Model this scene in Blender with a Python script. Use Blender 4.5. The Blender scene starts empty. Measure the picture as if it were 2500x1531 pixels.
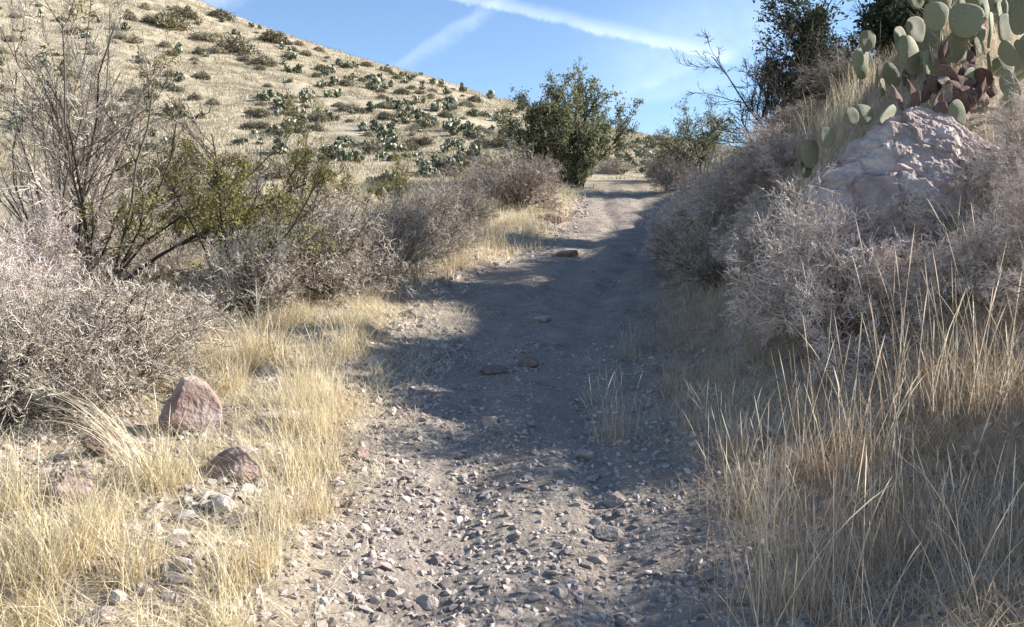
import bpy, bmesh, math, random
import numpy as np
from mathutils import Vector, Matrix, Euler
R = math.radians
rng = np.random.default_rng(11)
random.seed(5)
scene = bpy.context.scene
COL = scene.collection

# ------------------------------------------------------------------ camera, sky, sun, exposure
F, CX, CY, HROW = 2080.0, 1250.0, 765.5, 640.0         # focal length and centre in photo pixels; row of the horizon
CAMZ = 1.6
PITCH = math.atan((CY - HROW) / F)
cam_d = bpy.data.cameras.new('camera'); cam = bpy.data.objects.new('camera', cam_d); COL.objects.link(cam)
cam_d.sensor_fit = 'HORIZONTAL'; cam_d.angle = 2 * math.atan(CX / F)
cam_d.clip_start = 0.05; cam_d.clip_end = 3000
cam.location = (0, 0, CAMZ); cam.rotation_euler = (R(90) - PITCH, 0, 0)
scene.camera = cam

SUN_AZ, SUN_EL = R(80), R(29.6)                          # azimuth clockwise from the view direction
to_sun = Vector((math.sin(SUN_AZ) * math.cos(SUN_EL), math.cos(SUN_AZ) * math.cos(SUN_EL), math.sin(SUN_EL)))
sd = bpy.data.lights.new('sun', 'SUN'); so = bpy.data.objects.new('sun', sd); COL.objects.link(so)
sd.energy = 5.0; sd.angle = R(0.6); sd.color = (1.0, 0.95, 0.87)
so.rotation_euler = (-to_sun).to_track_quat('-Z', 'Y').to_euler()
scene.view_settings.view_transform = 'Standard'; scene.view_settings.look = 'None'
scene.view_settings.exposure = 1.27; scene.view_settings.gamma = 1.0

def ray(px, row):
    fx, fy = (px - CX) / F, -(row - CY) / F
    cp, sp = math.cos(PITCH), math.sin(PITCH)
    return Vector((fx, cp + fy * sp, -sp + fy * cp))
def at(px, row, d):
    v = ray(px, row)
    return Vector((0, 0, CAMZ)) + v * (d / v.y)

w = bpy.data.worlds.new('World'); scene.world = w; w.use_nodes = True
nt = w.node_tree; N = nt.nodes; L = nt.links
bg = N['Background']
sky = N.new('ShaderNodeTexSky'); sky.sky_type = 'NISHITA'; sky.sun_disc = False
sky.sun_elevation = SUN_EL; sky.sun_rotation = SUN_AZ; sky.altitude = 900; sky.air_density = 1.0; sky.dust_density = 0.2; sky.ozone_density = 3.0
bg.inputs['Strength'].default_value = 0.09
tc = N.new('ShaderNodeTexCoord')
def math_node(op, a, b=None, clamp=False):
    m = N.new('ShaderNodeMath'); m.operation = op; m.use_clamp = clamp
    for i, v in enumerate((a, b)):
        if v is None: continue
        if isinstance(v, (int, float)): m.inputs[i].default_value = v
        else: L.new(v, m.inputs[i])
    return m.outputs[0]
def dot_node(vec):
    d = N.new('ShaderNodeVectorMath'); d.operation = 'DOT_PRODUCT'
    L.new(tc.outputs['Generated'], d.inputs[0]); d.inputs[1].default_value = vec
    return d.outputs['Value']
def map_smooth(v, a, b, c, d_):
    m = N.new('ShaderNodeMapRange'); m.interpolation_type = 'SMOOTHSTEP'
    L.new(v, m.inputs['Value'])
    for k, val in zip(('From Min', 'From Max', 'To Min', 'To Max'), (a, b, c, d_)): m.inputs[k].default_value = val
    return m.outputs['Result']
sky_noise = N.new('ShaderNodeTexNoise'); sky_noise.inputs['Scale'].default_value = 38; sky_noise.inputs['Detail'].default_value = 9; sky_noise.inputs['Roughness'].default_value = .65
L.new(tc.outputs['Generated'], sky_noise.inputs['Vector'])
def contrail(p0, p1, up_w, lo_w, strength, fade=0.05):
    """old vapour trail: a soft band of sky along the great circle through two sky directions"""
    a, b = ray(*p0).normalized(), ray(*p1).normalized()
    n = a.cross(b).normalized()
    if n.z < 0: n = -n
    t = (b - a).normalized()
    dist = dot_node(tuple(n)); dist = math_node('ADD', dist, math_node('MULTIPLY', math_node('SUBTRACT', sky_noise.outputs['Fac'], 0.5), 0.016))
    up = map_smooth(dist, 0.0, up_w, 1.0, 0.0)
    lo = map_smooth(dist, -lo_w, 0.0, 0.0, 1.0)
    al = dot_node(tuple(t))
    e0 = map_smooth(al, a.dot(t) - fade, a.dot(t) + fade, 0.0, 1.0); e1 = map_smooth(al, b.dot(t) - fade, b.dot(t) + fade, 1.0, 0.0)
    v = math_node('MULTIPLY', math_node('MULTIPLY', up, lo), math_node('MULTIPLY', e0, e1))
    v = math_node('MULTIPLY', v, math_node('ADD', math_node('MULTIPLY', sky_noise.outputs['Fac'], 1.7), 0.05))
    return math_node('MULTIPLY', v, strength)
trails = [contrail((1060, -20), (1800, 152), 0.016, 0.006, 0.34),
          contrail((1215, 0), (960, 165), 0.008, 0.018, 0.2, 0.05),
          contrail((1520, 225), (1960, 60), 0.12, 0.012, 0.24, 0.08),
          contrail((1500, 262), (1800, 190), 0.03, 0.01, 0.16, 0.05),
          contrail((430, 40), (620, -40), 0.03, 0.02, 0.25, 0.03)]
tot = trails[0]
for t_ in trails[1:]: tot = math_node('ADD', tot, t_)
tot = math_node('MINIMUM', tot, 0.85)
mix = N.new('ShaderNodeMix'); mix.data_type = 'RGBA'
L.new(tot, mix.inputs['Factor']); L.new(sky.outputs[0], mix.inputs['A']); mix.inputs['B'].default_value = (6.0, 6.8, 7.6, 1)
L.new(mix.outputs['Result'], bg.inputs['Color'])

# ------------------------------------------------------------------ numeric helpers
def vnoise(x, y, seed=0):
    x = np.asarray(x, float); y = np.asarray(y, float)
    xi = np.floor(x).astype(np.int64); yi = np.floor(y).astype(np.int64); xf, yf = x - xi, y - yi
    def h(i, j):
        n = (i * 374761393 + j * 668265263 + seed * 1442695041) & 0x7fffffff
        n = ((n ^ (n >> 13)) * 1274126177) & 0x7fffffff
        n = ((n ^ (n >> 16)) * 668265263) & 0x7fffffff
        return (n & 0xffffff) / float(0xffffff) * 2 - 1
    u, v = xf * xf * (3 - 2 * xf), yf * yf * (3 - 2 * yf)
    return (h(xi, yi) * (1 - u) + h(xi + 1, yi) * u) * (1 - v) + (h(xi, yi + 1) * (1 - u) + h(xi + 1, yi + 1) * u) * v
def fbm(x, y, octv=4, seed=0):
    s, a = 0.0, 1.0
    for k in range(octv):
        s = s + a * vnoise(x * 2 ** k + 17.3 * k, y * 2 ** k - 9.1 * k, seed + k); a *= 0.5
    return s / 1.9
def sstep(a, b, x):
    t = np.clip((x - a) / (b - a), 0, 1); return t * t * (3 - 2 * t)
def smooth_table(xs, ys):
    g = np.linspace(xs[0], xs[-1], 1200); v = np.interp(g, xs, ys)
    k = np.hanning(41); k /= k.sum(); v = np.convolve(np.pad(v, 20, mode='edge'), k, 'valid')
    return lambda x: np.interp(x, g, v)

rows = [(3.2, 1531), (5.2, 1040), (6.5, 900), (10, 700), (14, 600), (19, 520), (25, 455)]
ty = [-12, 0] + [d for d, _ in rows] + [30, 40, 120]
tz = [-0.7, -0.02] + [CAMZ + d * (HROW - r) / F for d, r in rows] + [4.0, 4.2, 6]
zt = smooth_table(ty, tz)
xc = smooth_table([-12, 0, 3.2, 5.2, 6.5, 8, 10, 14, 19, 25, 40, 120], [0.2, 0.15, 0.08, 0.05, 0.06, 0.25, 0.72, 1.85, 2.6, 3.1, 4.5, 14])
hwl = smooth_table([-12, 3.2, 5.2, 6.5, 8.5, 10, 12, 14, 19, 25, 120], [0.9, 0.85, 0.88, 1.06, 1.42, 1.58, 1.5, 1.25, 1.15, 1.2, 1.1])
hwr = smooth_table([-12, 3.2, 5.2, 6.5, 8.5, 10, 14, 25, 120], [0.75, 0.75, 0.85, 0.98, 1.0, 0.95, 0.9, 1.0, 1.0])
cap = smooth_table([-12, 0, 3, 5, 6.5, 8, 10, 12, 16, 20, 25, 30, 120], [.6, .62, .7, 1.1, 2.0, 2.35, 2.5, 2.4, 2.05, 1.7, 1.5, 1.0, 0.5])
# ridge line of the hills: (column, row) in the photograph, then distance
rp = [-2600, -900, 0, 250, 470, 560, 700, 850, 1000, 1190, 1350, 1480, 1600, 1700, 2000, 2500, 5200]
rr = [-700, -420, -130, -70, 2, 42, 92, 140, 182, 236, 278, 312, 336, 350, 390, 430, 500]
ridge = lambda u: np.interp(u, [(p - CX) / F for p in rp], [(HROW - r) / F for r in rr])
ridge_d = lambda u: np.interp(u, [-1.5, -0.6, -0.37, -0.03, 0.15, 0.6, 2], [60, 68, 70, 62, 56, 60, 70])

def trail_w(x, y):
    s = x - xc(y) + 0.16 * fbm(x * 1.3, y * 1.3, 3, 5)
    return sstep(-hwl(y) - 0.22, -hwl(y) + 0.16, s) * (1 - sstep(hwr(y) - 0.16, hwr(y) + 0.25, s)) * (1 - sstep(24.5, 28, y))
def H(x, y):
    x = np.asarray(x, float); y = np.asarray(y, float)
    s = x - xc(y); c = cap(y)
    z = zt(y) + c * sstep(0, 2.9, s - hwr(y) + 0.25 * fbm(x * .7, y * .7, 3, 9))
    z = z - 0.85 * np.exp(-((x - 4.7) / 1.0) ** 2 - ((y - 6.3) / .75) ** 2)  # hollow added out of view so sun reaches the boulder
    z = z + 0.55 * np.exp(-((x - 3.75) / .95) ** 2 - ((y - 7.3) / .8) ** 2) + .22 * sstep(.9, 2.2, s) * (1 - sstep(20, 24, y)) * fbm(x * .9 + 4, y * .9, 3, 15)  # first term: mound added under the cactus to shade the trail
    tw = trail_w(x, y)
    l = np.clip(-s - hwl(y), 0, None)
    z = z + 0.10 * sstep(0, 0.7, l) - 0.10 * sstep(1.2, 4, l)
    z = z - 0.045 * tw * (np.exp(-((s - .38) / .16) ** 2) + np.exp(-((s + .42 + .1 * np.sin(y)) / .18) ** 2)) - 0.03 * tw + 0.05 * tw * fbm(x * 1.1, y * .9, 3, 21) + 0.026 * tw * fbm(x * 4, y * 4, 4, 31) + 0.012 * tw * fbm(x * 15, y * 15, 2, 35)
    z = z + (1 - tw) * (0.10 * fbm(x * .9, y * .9, 4, 41) + 0.035 * fbm(x * 4, y * 4, 3, 51))
    ys = np.maximum(y, 3.0); u = x / ys
    e, D = ridge(u), ridge_d(u)
    g0 = 0.083
    t = (y - 22) / (D - 22)
    tt = np.clip(t, 0, 1); g = g0 + (e - g0) * (0.35 * tt + 0.65 * (2 * tt - tt * tt))
    far = CAMZ + y * g - np.clip(y - D, 0, None) * (0.25 + e)
    amp = sstep(24, 34, y)
    far = far + amp * (0.35 * fbm(x * .14, y * .14, 3, 61) * np.clip(1.4 - 1.3 * tt, 0, 1) + 0.16 * fbm(x * .6, y * .6, 3, 71))
    k = sstep(20, 29, y + 2.0 * fbm(x * .2, y * .2, 2, 81) * sstep(15, 20, y) + np.where(s < 0, np.clip(-s - 5, 0, 4), 0))
    return z * (1 - k) + far * k
def Hs(x, y): return float(H(np.array([x]), np.array([y]))[0])
def ground_hit(px, row, d0=1.5, d1=90):
    v = ray(px, row); ds = np.geomspace(d0, d1, 1500)
    X = v.x / v.y * ds; Z = CAMZ + v.z / v.y * ds
    under = np.nonzero(H(X, ds) > Z)[0]
    d = ds[under[0]] if len(under) else d1
    return Vector((v.x / v.y * d, d, Hs(v.x / v.y * d, d)))
def on_ground(px, d):
    x = (px - CX) / F * d; return Vector((x, d, Hs(x, d)))

# ------------------------------------------------------------------ mesh helpers
def build(name, V, quads=None, tris=None, mat=None, parent=None, tint=None, smooth=False, attrs=None):
    me = bpy.data.meshes.new(name)
    V = np.asarray(V, np.float32).reshape(-1, 3)
    q = np.zeros((0, 4), np.int32) if quads is None else np.asarray(quads, np.int32).reshape(-1, 4)
    t = np.zeros((0, 3), np.int32) if tris is None else np.asarray(tris, np.int32).reshape(-1, 3)
    me.vertices.add(len(V)); me.vertices.foreach_set('co', V.ravel())
    me.loops.add(q.size + t.size); me.loops.foreach_set('vertex_index', np.concatenate([q.ravel(), t.ravel()]))
    me.polygons.add(len(q) + len(t))
    me.polygons.foreach_set('loop_start', np.concatenate([np.arange(len(q)) * 4, q.size + np.arange(len(t)) * 3]).astype(np.int32))
    me.polygons.foreach_set('use_smooth', np.full(len(q) + len(t), smooth))
    me.update(calc_edges=True)
    for nm, arr in ([('tint', tint)] if tint is not None else []) + list((attrs or {}).items()):
        a = me.attributes.new(nm, 'FLOAT', 'POINT'); a.data.foreach_set('value', np.asarray(arr, np.float32))
    if mat: me.materials.append(mat)
    o = bpy.data.objects.new(name, me); COL.objects.link(o)
    if parent: o.parent = parent
    return o
def tag(o, label=None, cat=None, group=None, kind=None):
    if label: o['label'] = label
    if cat: o['category'] = cat
    if group: o['group'] = group
    if kind: o['kind'] = kind
    return o
def empty(name, loc, rz=0):
    o = bpy.data.objects.new(name, None); COL.objects.link(o); o.location = loc; o.rotation_euler = (0, 0, rz); o.empty_display_size = .1
    return o
def copy_tree(o, parent=None):
    c = o.copy(); COL.objects.link(c)
    if parent: c.parent = parent
    for ch in o.children: copy_tree(ch, c)
    return c
def norm(v): return v / np.maximum(np.linalg.norm(v, axis=-1, keepdims=True), 1e-9)
def rand_unit(n): return norm(rng.normal(size=(n, 3)))
def tubes(P0, P1, R0, R1, sides=3):
    n = len(P0); d = norm(P1 - P0)
    ref = np.where(np.abs(d[:, 2:3]) > .9, np.array([[1., 0, 0]]), np.array([[0, 0, 1.]]))
    a = norm(np.cross(d, ref)); b = np.cross(d, a)
    th = np.arange(sides) * 2 * np.pi / sides
    off = np.cos(th)[None, :, None] * a[:, None] + np.sin(th)[None, :, None] * b[:, None]
    V = np.concatenate([P0[:, None] + off * R0[:, None, None], P1[:, None] + off * R1[:, None, None]], 1).reshape(-1, 3)
    i = np.arange(sides); j = (i + 1) % sides
    f = np.stack([i, j, j + sides, i + sides], 1)
    return V, (f[None] + (np.arange(n) * 2 * sides)[:, None, None]).reshape(-1, 4)
def poly_tubes(P, Rr, sides=3):
    """P (n,K,3), Rr (n,K): joined tubes along n polylines"""
    n, K, _ = P.shape
    d = np.empty_like(P); d[:, 1:-1] = P[:, 2:] - P[:, :-2]; d[:, 0] = P[:, 1] - P[:, 0]; d[:, -1] = P[:, -1] - P[:, -2]; d = norm(d)
    ref = np.where(np.abs(d[:, :1, 2:3]) > .8, np.array([1., 0, 0]), np.array([0, 0, 1.]))
    a = norm(np.cross(d, np.broadcast_to(ref, d.shape))); b = np.cross(d, a)
    th = np.arange(sides) * 2 * np.pi / sides
    V = P[:, :, None] + (np.cos(th)[:, None] * a[:, :, None] + np.sin(th)[:, None] * b[:, :, None]) * Rr[:, :, None, None]
    i = np.arange(sides); j = (i + 1) % sides; k = np.arange(K - 1)[:, None]
    f = np.stack(np.broadcast_arrays(k * sides + i, k * sides + j, (k + 1) * sides + j, (k + 1) * sides + i), -1).reshape(-1, 4)
    return V.reshape(-1, 3), (f[None] + (np.arange(n) * K * sides)[:, None, None]).reshape(-1, 4)
class MB:
    def __init__(s): s.V, s.Q, s.T, s.C, s.n = [], [], [], [], 0
    def add(s, V, Q=None, T=None, c=0.5):
        V = np.asarray(V); s.V.append(V)
        if Q is not None: s.Q.append(np.asarray(Q) + s.n)
        if T is not None: s.T.append(np.asarray(T) + s.n)
        s.C.append(np.broadcast_to(np.asarray(c, float), (len(V),))); s.n += len(V)
    def build(s, name, mat, parent=None, smooth=False):
        return build(name, np.concatenate(s.V), np.concatenate(s.Q) if s.Q else None, np.concatenate(s.T) if s.T else None, mat, parent, np.concatenate(s.C), smooth)

# ------------------------------------------------------------------ materials
def mat(name, stops, rough=0.9, noise=0.0, nscale=8.0, trans=0.0, objrand=0.0, bump=0.0, bscale=40.0, spec=0.2):
    """colour ramp over the mesh's own 'tint' value, broken up by noise"""
    m = bpy.data.materials.new(name); m.use_nodes = True; t = m.node_tree; n = t.nodes; l = t.links
    p = n['Principled BSDF']; p.inputs['Roughness'].default_value = rough; p.inputs['Specular IOR Level'].default_value = spec
    a = n.new('ShaderNodeAttribute'); a.attribute_name = 'tint'; v = a.outputs['Fac']
    def mth(op, x, y):
        q = n.new('ShaderNodeMath'); q.operation = op
        for i, z in enumerate((x, y)):
            if isinstance(z, (int, float)): q.inputs[i].default_value = z
            else: l.new(z, q.inputs[i])
        return q.outputs[0]
    co = n.new('ShaderNodeTexCoord')
    if noise:
        nz = n.new('ShaderNodeTexNoise'); nz.inputs['Scale'].default_value = nscale; nz.inputs['Detail'].default_value = 5
        l.new(co.outputs['Object'], nz.inputs['Vector'])
        v = mth('ADD', v, mth('MULTIPLY', mth('SUBTRACT', nz.outputs['Fac'], 0.5), noise * 2))
    if objrand:
        oi = n.new('ShaderNodeObjectInfo'); v = mth('ADD', v, mth('MULTIPLY', mth('SUBTRACT', oi.outputs['Random'], 0.5), objrand))
    r = n.new('ShaderNodeValToRGB'); el = r.color_ramp.elements
    while len(el) < len(stops): el.new(0.5)
    for e, (pos, c) in zip(el, stops): e.position = pos; e.color = (*c, 1)
    l.new(v, r.inputs[0]); l.new(r.outputs[0], p.inputs['Base Color'])
    if bump:
        bn = n.new('ShaderNodeTexNoise'); bn.inputs['Scale'].default_value = bscale; bn.inputs['Detail'].default_value = 6
        l.new(co.outputs['Object'], bn.inputs['Vector'])
        b = n.new('ShaderNodeBump'); b.inputs['Strength'].default_value = bump; b.inputs['Distance'].default_value = 0.02
        l.new(bn.outputs['Fac'], b.inputs['Height']); l.new(b.outputs[0], p.inputs['Normal'])
    if trans:
        tr = n.new('ShaderNodeBsdfTranslucent'); l.new(r.outputs[0], tr.inputs['Color'])
        mx = n.new('ShaderNodeMixShader'); mx.inputs[0].default_value = trans
        l.new(p.outputs[0], mx.inputs[1]); l.new(tr.outputs[0], mx.inputs[2]); l.new(mx.outputs[0], n['Material Output'].inputs['Surface'])
    return m
M = dict(
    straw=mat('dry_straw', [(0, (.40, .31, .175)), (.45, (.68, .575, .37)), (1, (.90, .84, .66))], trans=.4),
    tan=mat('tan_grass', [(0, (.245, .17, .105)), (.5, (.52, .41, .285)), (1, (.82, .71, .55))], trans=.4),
    hillgrass=mat('hill_grass', [(0, (.20, .165, .105)), (.5, (.38, .325, .225)), (1, (.59, .52, .39))], trans=.15),
    greytwig=mat('grey_twig', [(0, (.13, .104, .077)), (.5, (.39, .335, .272)), (1, (.72, .65, .56))], trans=.0),
    pinktwig=mat('pale_twig', [(0, (.24, .175, .14)), (.5, (.58, .48, .42)), (1, (.88, .80, .73))]),
    browntwig=mat('brown_twig', [(0, (.15, .115, .088)), (.5, (.38, .315, .258)), (1, (.64, .56, .48))]),
    darkwood=mat('dark_wood', [(0, (.035, .028, .022)), (.5, (.075, .058, .045)), (1, (.20, .165, .14))], noise=.15, nscale=20),
    olive=mat('olive_leaf', [(0, (.08, .075, .022)), (.5, (.20, .18, .06)), (1, (.44, .40, .17))], trans=.4),
    green=mat('green_leaf', [(0, (.08, .085, .042)), (.5, (.20, .21, .115)), (1, (.36, .37, .235))], trans=.35),
    dark=mat('juniper_leaf', [(0, (.018, .024, .013)), (.5, (.05, .064, .035)), (1, (.13, .15, .085))], trans=.25),
    pad=mat('cactus_pad', [(0, (.14, .13, .06)), (.5, (.19, .187, .105)), (1, (.235, .24, .155))], rough=.65, noise=.18, nscale=5, objrand=.6, bump=.35, bscale=60, spec=.3),
    drypad=mat('dead_pad', [(0, (.08, .05, .04)), (.5, (.22, .14, .11)), (1, (.44, .37, .32))], noise=.35, nscale=9, objrand=.6, bump=.8, bscale=40),
    hillpad=mat('hill_pad', [(0, (.085, .092, .055)), (.45, (.175, .185, .115)), (.75, (.31, .315, .21)), (1, (.66, .63, .49))], objrand=.25),
    hillshrub=mat('hill_shrub', [(0, (.10, .09, .06)), (.5, (.22, .19, .13)), (1, (.40, .345, .26))], objrand=.7),
    boulder=mat('pink_rock', [(0, (.14, .10, .09)), (.5, (.36, .285, .262)), (1, (.60, .53, .49))], noise=.5, nscale=9, bump=1.0, bscale=30),
    redrock=mat('red_rock', [(0, (.13, .08, .068)), (.45, (.27, .19, .16)), (.75, (.40, .32, .285)), (1, (.52, .41, .29))], noise=.4, nscale=9, bump=.8, bscale=40, objrand=.3),
    stone=mat('grey_stone', [(0, (.16, .13, .115)), (.5, (.34, .29, .26)), (1, (.56, .50, .44))], noise=.2, nscale=25, bump=.5, bscale=90, objrand=.6),
    gravel=mat('gravel', [(0, (.17, .135, .12)), (.4, (.35, .295, .265)), (.75, (.45, .39, .345)), (1, (.58, .515, .455))], noise=.1, nscale=60),
)
def areoles(m, scale):
    """rows of spine cushions on a cactus pad: pale dots over the skin colour, with a little relief"""
    t = m.node_tree; n = t.nodes; l = t.links; p = n['Principled BSDF']
    co = n.new('ShaderNodeTexCoord'); mp = n.new('ShaderNodeMapping'); mp.inputs['Scale'].default_value = (1, .15, 1); l.new(co.outputs['Object'], mp.inputs['Vector'])
    v = n.new('ShaderNodeTexVoronoi'); v.inputs['Scale'].default_value = scale; v.inputs['Randomness'].default_value = .45; l.new(mp.outputs[0], v.inputs['Vector'])
    r = n.new('ShaderNodeMapRange'); r.inputs['From Min'].default_value = .10; r.inputs['From Max'].default_value = .22; r.inputs['To Min'].default_value = .75; r.inputs['To Max'].default_value = 0; l.new(v.outputs['Distance'], r.inputs['Value'])
    src = p.inputs['Base Color'].links[0].from_socket; x = n.new('ShaderNodeMix'); x.data_type = 'RGBA'
    l.new(r.outputs['Result'], x.inputs['Factor']); l.new(src, x.inputs['A']); x.inputs['B'].default_value = (.40, .36, .25, 1)
    nz = n.new('ShaderNodeTexNoise'); nz.inputs['Scale'].default_value = 3.5; nz.inputs['Detail'].default_value = 8; l.new(co.outputs['Object'], nz.inputs['Vector'])
    rs = n.new('ShaderNodeMapRange'); rs.inputs['From Min'].default_value = .60; rs.inputs['From Max'].default_value = .70; rs.inputs['To Max'].default_value = .7; l.new(nz.outputs['Fac'], rs.inputs['Value'])
    y = n.new('ShaderNodeMix'); y.data_type = 'RGBA'; l.new(rs.outputs['Result'], y.inputs['Factor']); l.new(x.outputs['Result'], y.inputs['A']); y.inputs['B'].default_value = (.27, .215, .14, 1)
    l.new(y.outputs['Result'], p.inputs['Base Color'])
areoles(M['pad'], 8.5)
def cracks(m, scale):
    t = m.node_tree; n = t.nodes; l = t.links; p = n['Principled BSDF']; b0 = p.inputs['Normal'].links[0].from_socket
    co = n.new('ShaderNodeTexCoord'); nz = n.new('ShaderNodeTexNoise'); nz.inputs['Scale'].default_value = scale * .7; l.new(co.outputs['Object'], nz.inputs['Vector'])
    ad = n.new('ShaderNodeMix'); ad.data_type = 'RGBA'; ad.inputs['Factor'].default_value = .35; l.new(co.outputs['Object'], ad.inputs['A']); l.new(nz.outputs['Color'], ad.inputs['B'])
    v = n.new('ShaderNodeTexVoronoi'); v.feature = 'DISTANCE_TO_EDGE'; v.inputs['Scale'].default_value = scale; l.new(ad.outputs['Result'], v.inputs['Vector'])
    r = n.new('ShaderNodeMapRange'); r.inputs['From Max'].default_value = .09; l.new(v.outputs['Distance'], r.inputs['Value'])
    b = n.new('ShaderNodeBump'); b.inputs['Strength'].default_value = .75; b.inputs['Distance'].default_value = .03; l.new(r.outputs['Result'], b.inputs['Height']); l.new(b0, b.inputs['Normal']); l.new(b.outputs[0], p.inputs['Normal'])
cracks(M['boulder'], 4.2)
def ground_material():
    m = bpy.data.materials.new('ground'); m.use_nodes = True; t = m.node_tree; n = t.nodes; l = t.links
    p = n['Principled BSDF']; p.inputs['Roughness'].default_value = .95; p.inputs['Specular IOR Level'].default_value = .1
    co = n.new('ShaderNodeTexCoord')
    def noise(sc, det=6, rough=.6):
        x = n.new('ShaderNodeTexNoise'); x.inputs['Scale'].default_value = sc; x.inputs['Detail'].default_value = det; x.inputs['Roughness'].default_value = rough
        l.new(co.outputs['Object'], x.inputs['Vector']); return x.outputs['Fac']
    def ramp(v, stops):
        r = n.new('ShaderNodeValToRGB'); el = r.color_ramp.elements
        while len(el) < len(stops): el.new(.5)
        for e, (pos, c) in zip(el, stops): e.position = pos; e.color = (*c, 1)
        l.new(v, r.inputs[0]); return r.outputs[0]
    def mixc(f, a, b):
        x = n.new('ShaderNodeMix'); x.data_type = 'RGBA'; l.new(f, x.inputs['Factor']); l.new(a, x.inputs['A']); l.new(b, x.inputs['B']); return x.outputs['Result']
    def attr(nm):
        a = n.new('ShaderNodeAttribute'); a.attribute_name = nm; return a.outputs['Fac']
    trail = ramp(noise(3.2, 9, .72), [(.28, (.17, .14, .118)), (.46, (.29, .245, .205)), (.6, (.345, .295, .245)), (.75, (.46, .395, .325))])
    soil = ramp(noise(4.5, 9, .75), [(.3, (.20, .15, .115)), (.5, (.36, .29, .215)), (.7, (.52, .44, .33))])
    hill = ramp(noise(.55, 10, .72), [(.32, (.14, .118, .082)), (.44, (.27, .23, .165)), (.55, (.47, .405, .29)), (.68, (.23, .195, .135))])
    c = mixc(attr('trail'), soil, trail); c = mixc(attr('hill'), c, hill)
    l.new(c, p.inputs['Base Color'])
    v = n.new('ShaderNodeTexVoronoi'); v.inputs['Scale'].default_value = 38; l.new(co.outputs['Object'], v.inputs['Vector'])
    b1 = n.new('ShaderNodeBump'); b1.inputs['Strength'].default_value = .7; b1.inputs['Distance'].default_value = .012; l.new(v.outputs['Distance'], b1.inputs['Height'])
    b2 = n.new('ShaderNodeBump'); b2.inputs['Strength'].default_value = .8; b2.inputs['Distance'].default_value = .05; l.new(noise(9, 10, .7), b2.inputs['Height']); l.new(b1.outputs[0], b2.inputs['Normal'])
    l.new(b2.outputs[0], p.inputs['Normal'])
    return m
M['ground'] = ground_material()

# ------------------------------------------------------------------ terrain: one sheet, cut into trail / ground / hills
def terrain():
    ys = np.concatenate([np.linspace(-10, 2.0, 40), np.geomspace(2.1, 75, 470), np.geomspace(77, 420, 30)])
    us = np.concatenate([-np.geomspace(4, .68, 40), np.linspace(-.66, .66, 460), np.geomspace(.68, 4, 40)])
    Y, U = np.meshgrid(ys, us, indexing='ij'); X = U * np.maximum(Y, 2.1)
    Z = H(X, Y); V = np.stack([X, Y, Z], -1).reshape(-1, 3)
    ny, nu = Y.shape
    idx = (np.arange(ny - 1)[:, None] * nu + np.arange(nu - 1)[None]).ravel()
    Q = np.stack([idx, idx + 1, idx + nu + 1, idx + nu], 1)
    tw = trail_w(X, Y).ravel(); hl = sstep(19, 30, Y + np.clip(-(X - xc(Y)) - 5, 0, 5)).ravel()
    qt, qy = tw[Q].mean(1), V[Q][:, :, 1].mean(1)
    sel = np.where(qt > .5, 0, np.where(qy > 26, 2, 1))
    for k, nm in enumerate(('trail', 'ground', 'hills')):
        q = Q[sel == k]; used, inv = np.unique(q, return_inverse=True)
        o = build(nm, V[used], inv.reshape(-1, 4), None, M['ground'], None, None, True, {'trail': tw[used], 'hill': hl[used]})
        tag(o, kind='structure')
terrain()

# ------------------------------------------------------------------ grass blades
def blades(base, length, width, lean, az, curve, tint, K=4, seed_head=0.0):
    """ribbons; base (n,3); lean and curve are horizontal reach per unit of length"""
    n = len(base); t = np.linspace(0, 1, K)
    hdir = np.stack([np.cos(az), np.sin(az), np.zeros(n)], 1)
    reach = lean[:, None] * t + curve[:, None] * t ** 2.2
    zz = t[None] * np.sqrt(np.clip(1 - 0.6 * np.clip(reach, 0, 1.25) ** 2, 0.05, 1)) 
    P = base[:, None] + (hdir[:, None] * reach[..., None] + np.array([0, 0, 1.]) * zz[..., None]) * length[:, None, None]
    sa = az + rng.uniform(-1.4, 1.4, n) + np.pi / 2
    side = np.stack([np.cos(sa), np.sin(sa), rng.uniform(-.3, .3, n)], 1)
    prof = (1 - t) * .85 + .15
    if seed_head: prof = np.where(t > .7, seed_head * np.sin((t - .7) / .3 * np.pi * .9 + .25) , .55 - .2 * t)
    wv = width[:, None] * prof[None] * .5
    V = np.stack([P - side[:, None] * wv[..., None], P + side[:, None] * wv[..., None]], 2).reshape(-1, 3)
    k = np.arange(K - 1); f = np.stack([2 * k, 2 * k + 1, 2 * k + 3, 2 * k + 2], 1)
    Q = (f[None] + (np.arange(n) * 2 * K)[:, None, None]).reshape(-1, 4)
    return V, Q, np.repeat(tint, 2 * K)
def tuft_cover(name, pts, nb, Lr, wd, lean, curve, material, spread=.05, K=4, trng=(0, 1), patch=1.5):
    n = len(pts); base = np.repeat(pts, nb, 0)
    m = len(base); base = base + np.stack([rng.normal(0, spread, m), rng.normal(0, spread, m), np.full(m, -.01)], 1)
    ln = np.repeat(rng.uniform(*Lr, n), nb) * rng.uniform(.55, 1.15, m)
    tn = np.clip(np.repeat(.5 + .45 * fbm(pts[:, 0] * patch, pts[:, 1] * patch, 2, 3) + rng.normal(0, .2, n), nb) + rng.normal(0, .16, m), 0, 1) * (trng[1] - trng[0]) + trng[0]
    base[:, 2] = H(base[:, 0], base[:, 1]) - .01
    V, Q, C = blades(base, ln, np.full(m, wd) * rng.uniform(.7, 1.3, m), rng.uniform(*lean, m), rng.uniform(0, 2 * np.pi, m), rng.uniform(*curve, m), tn, K)
    o = build(name, V, Q, None, material, None, C); tag(o, kind='stuff'); return o
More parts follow.
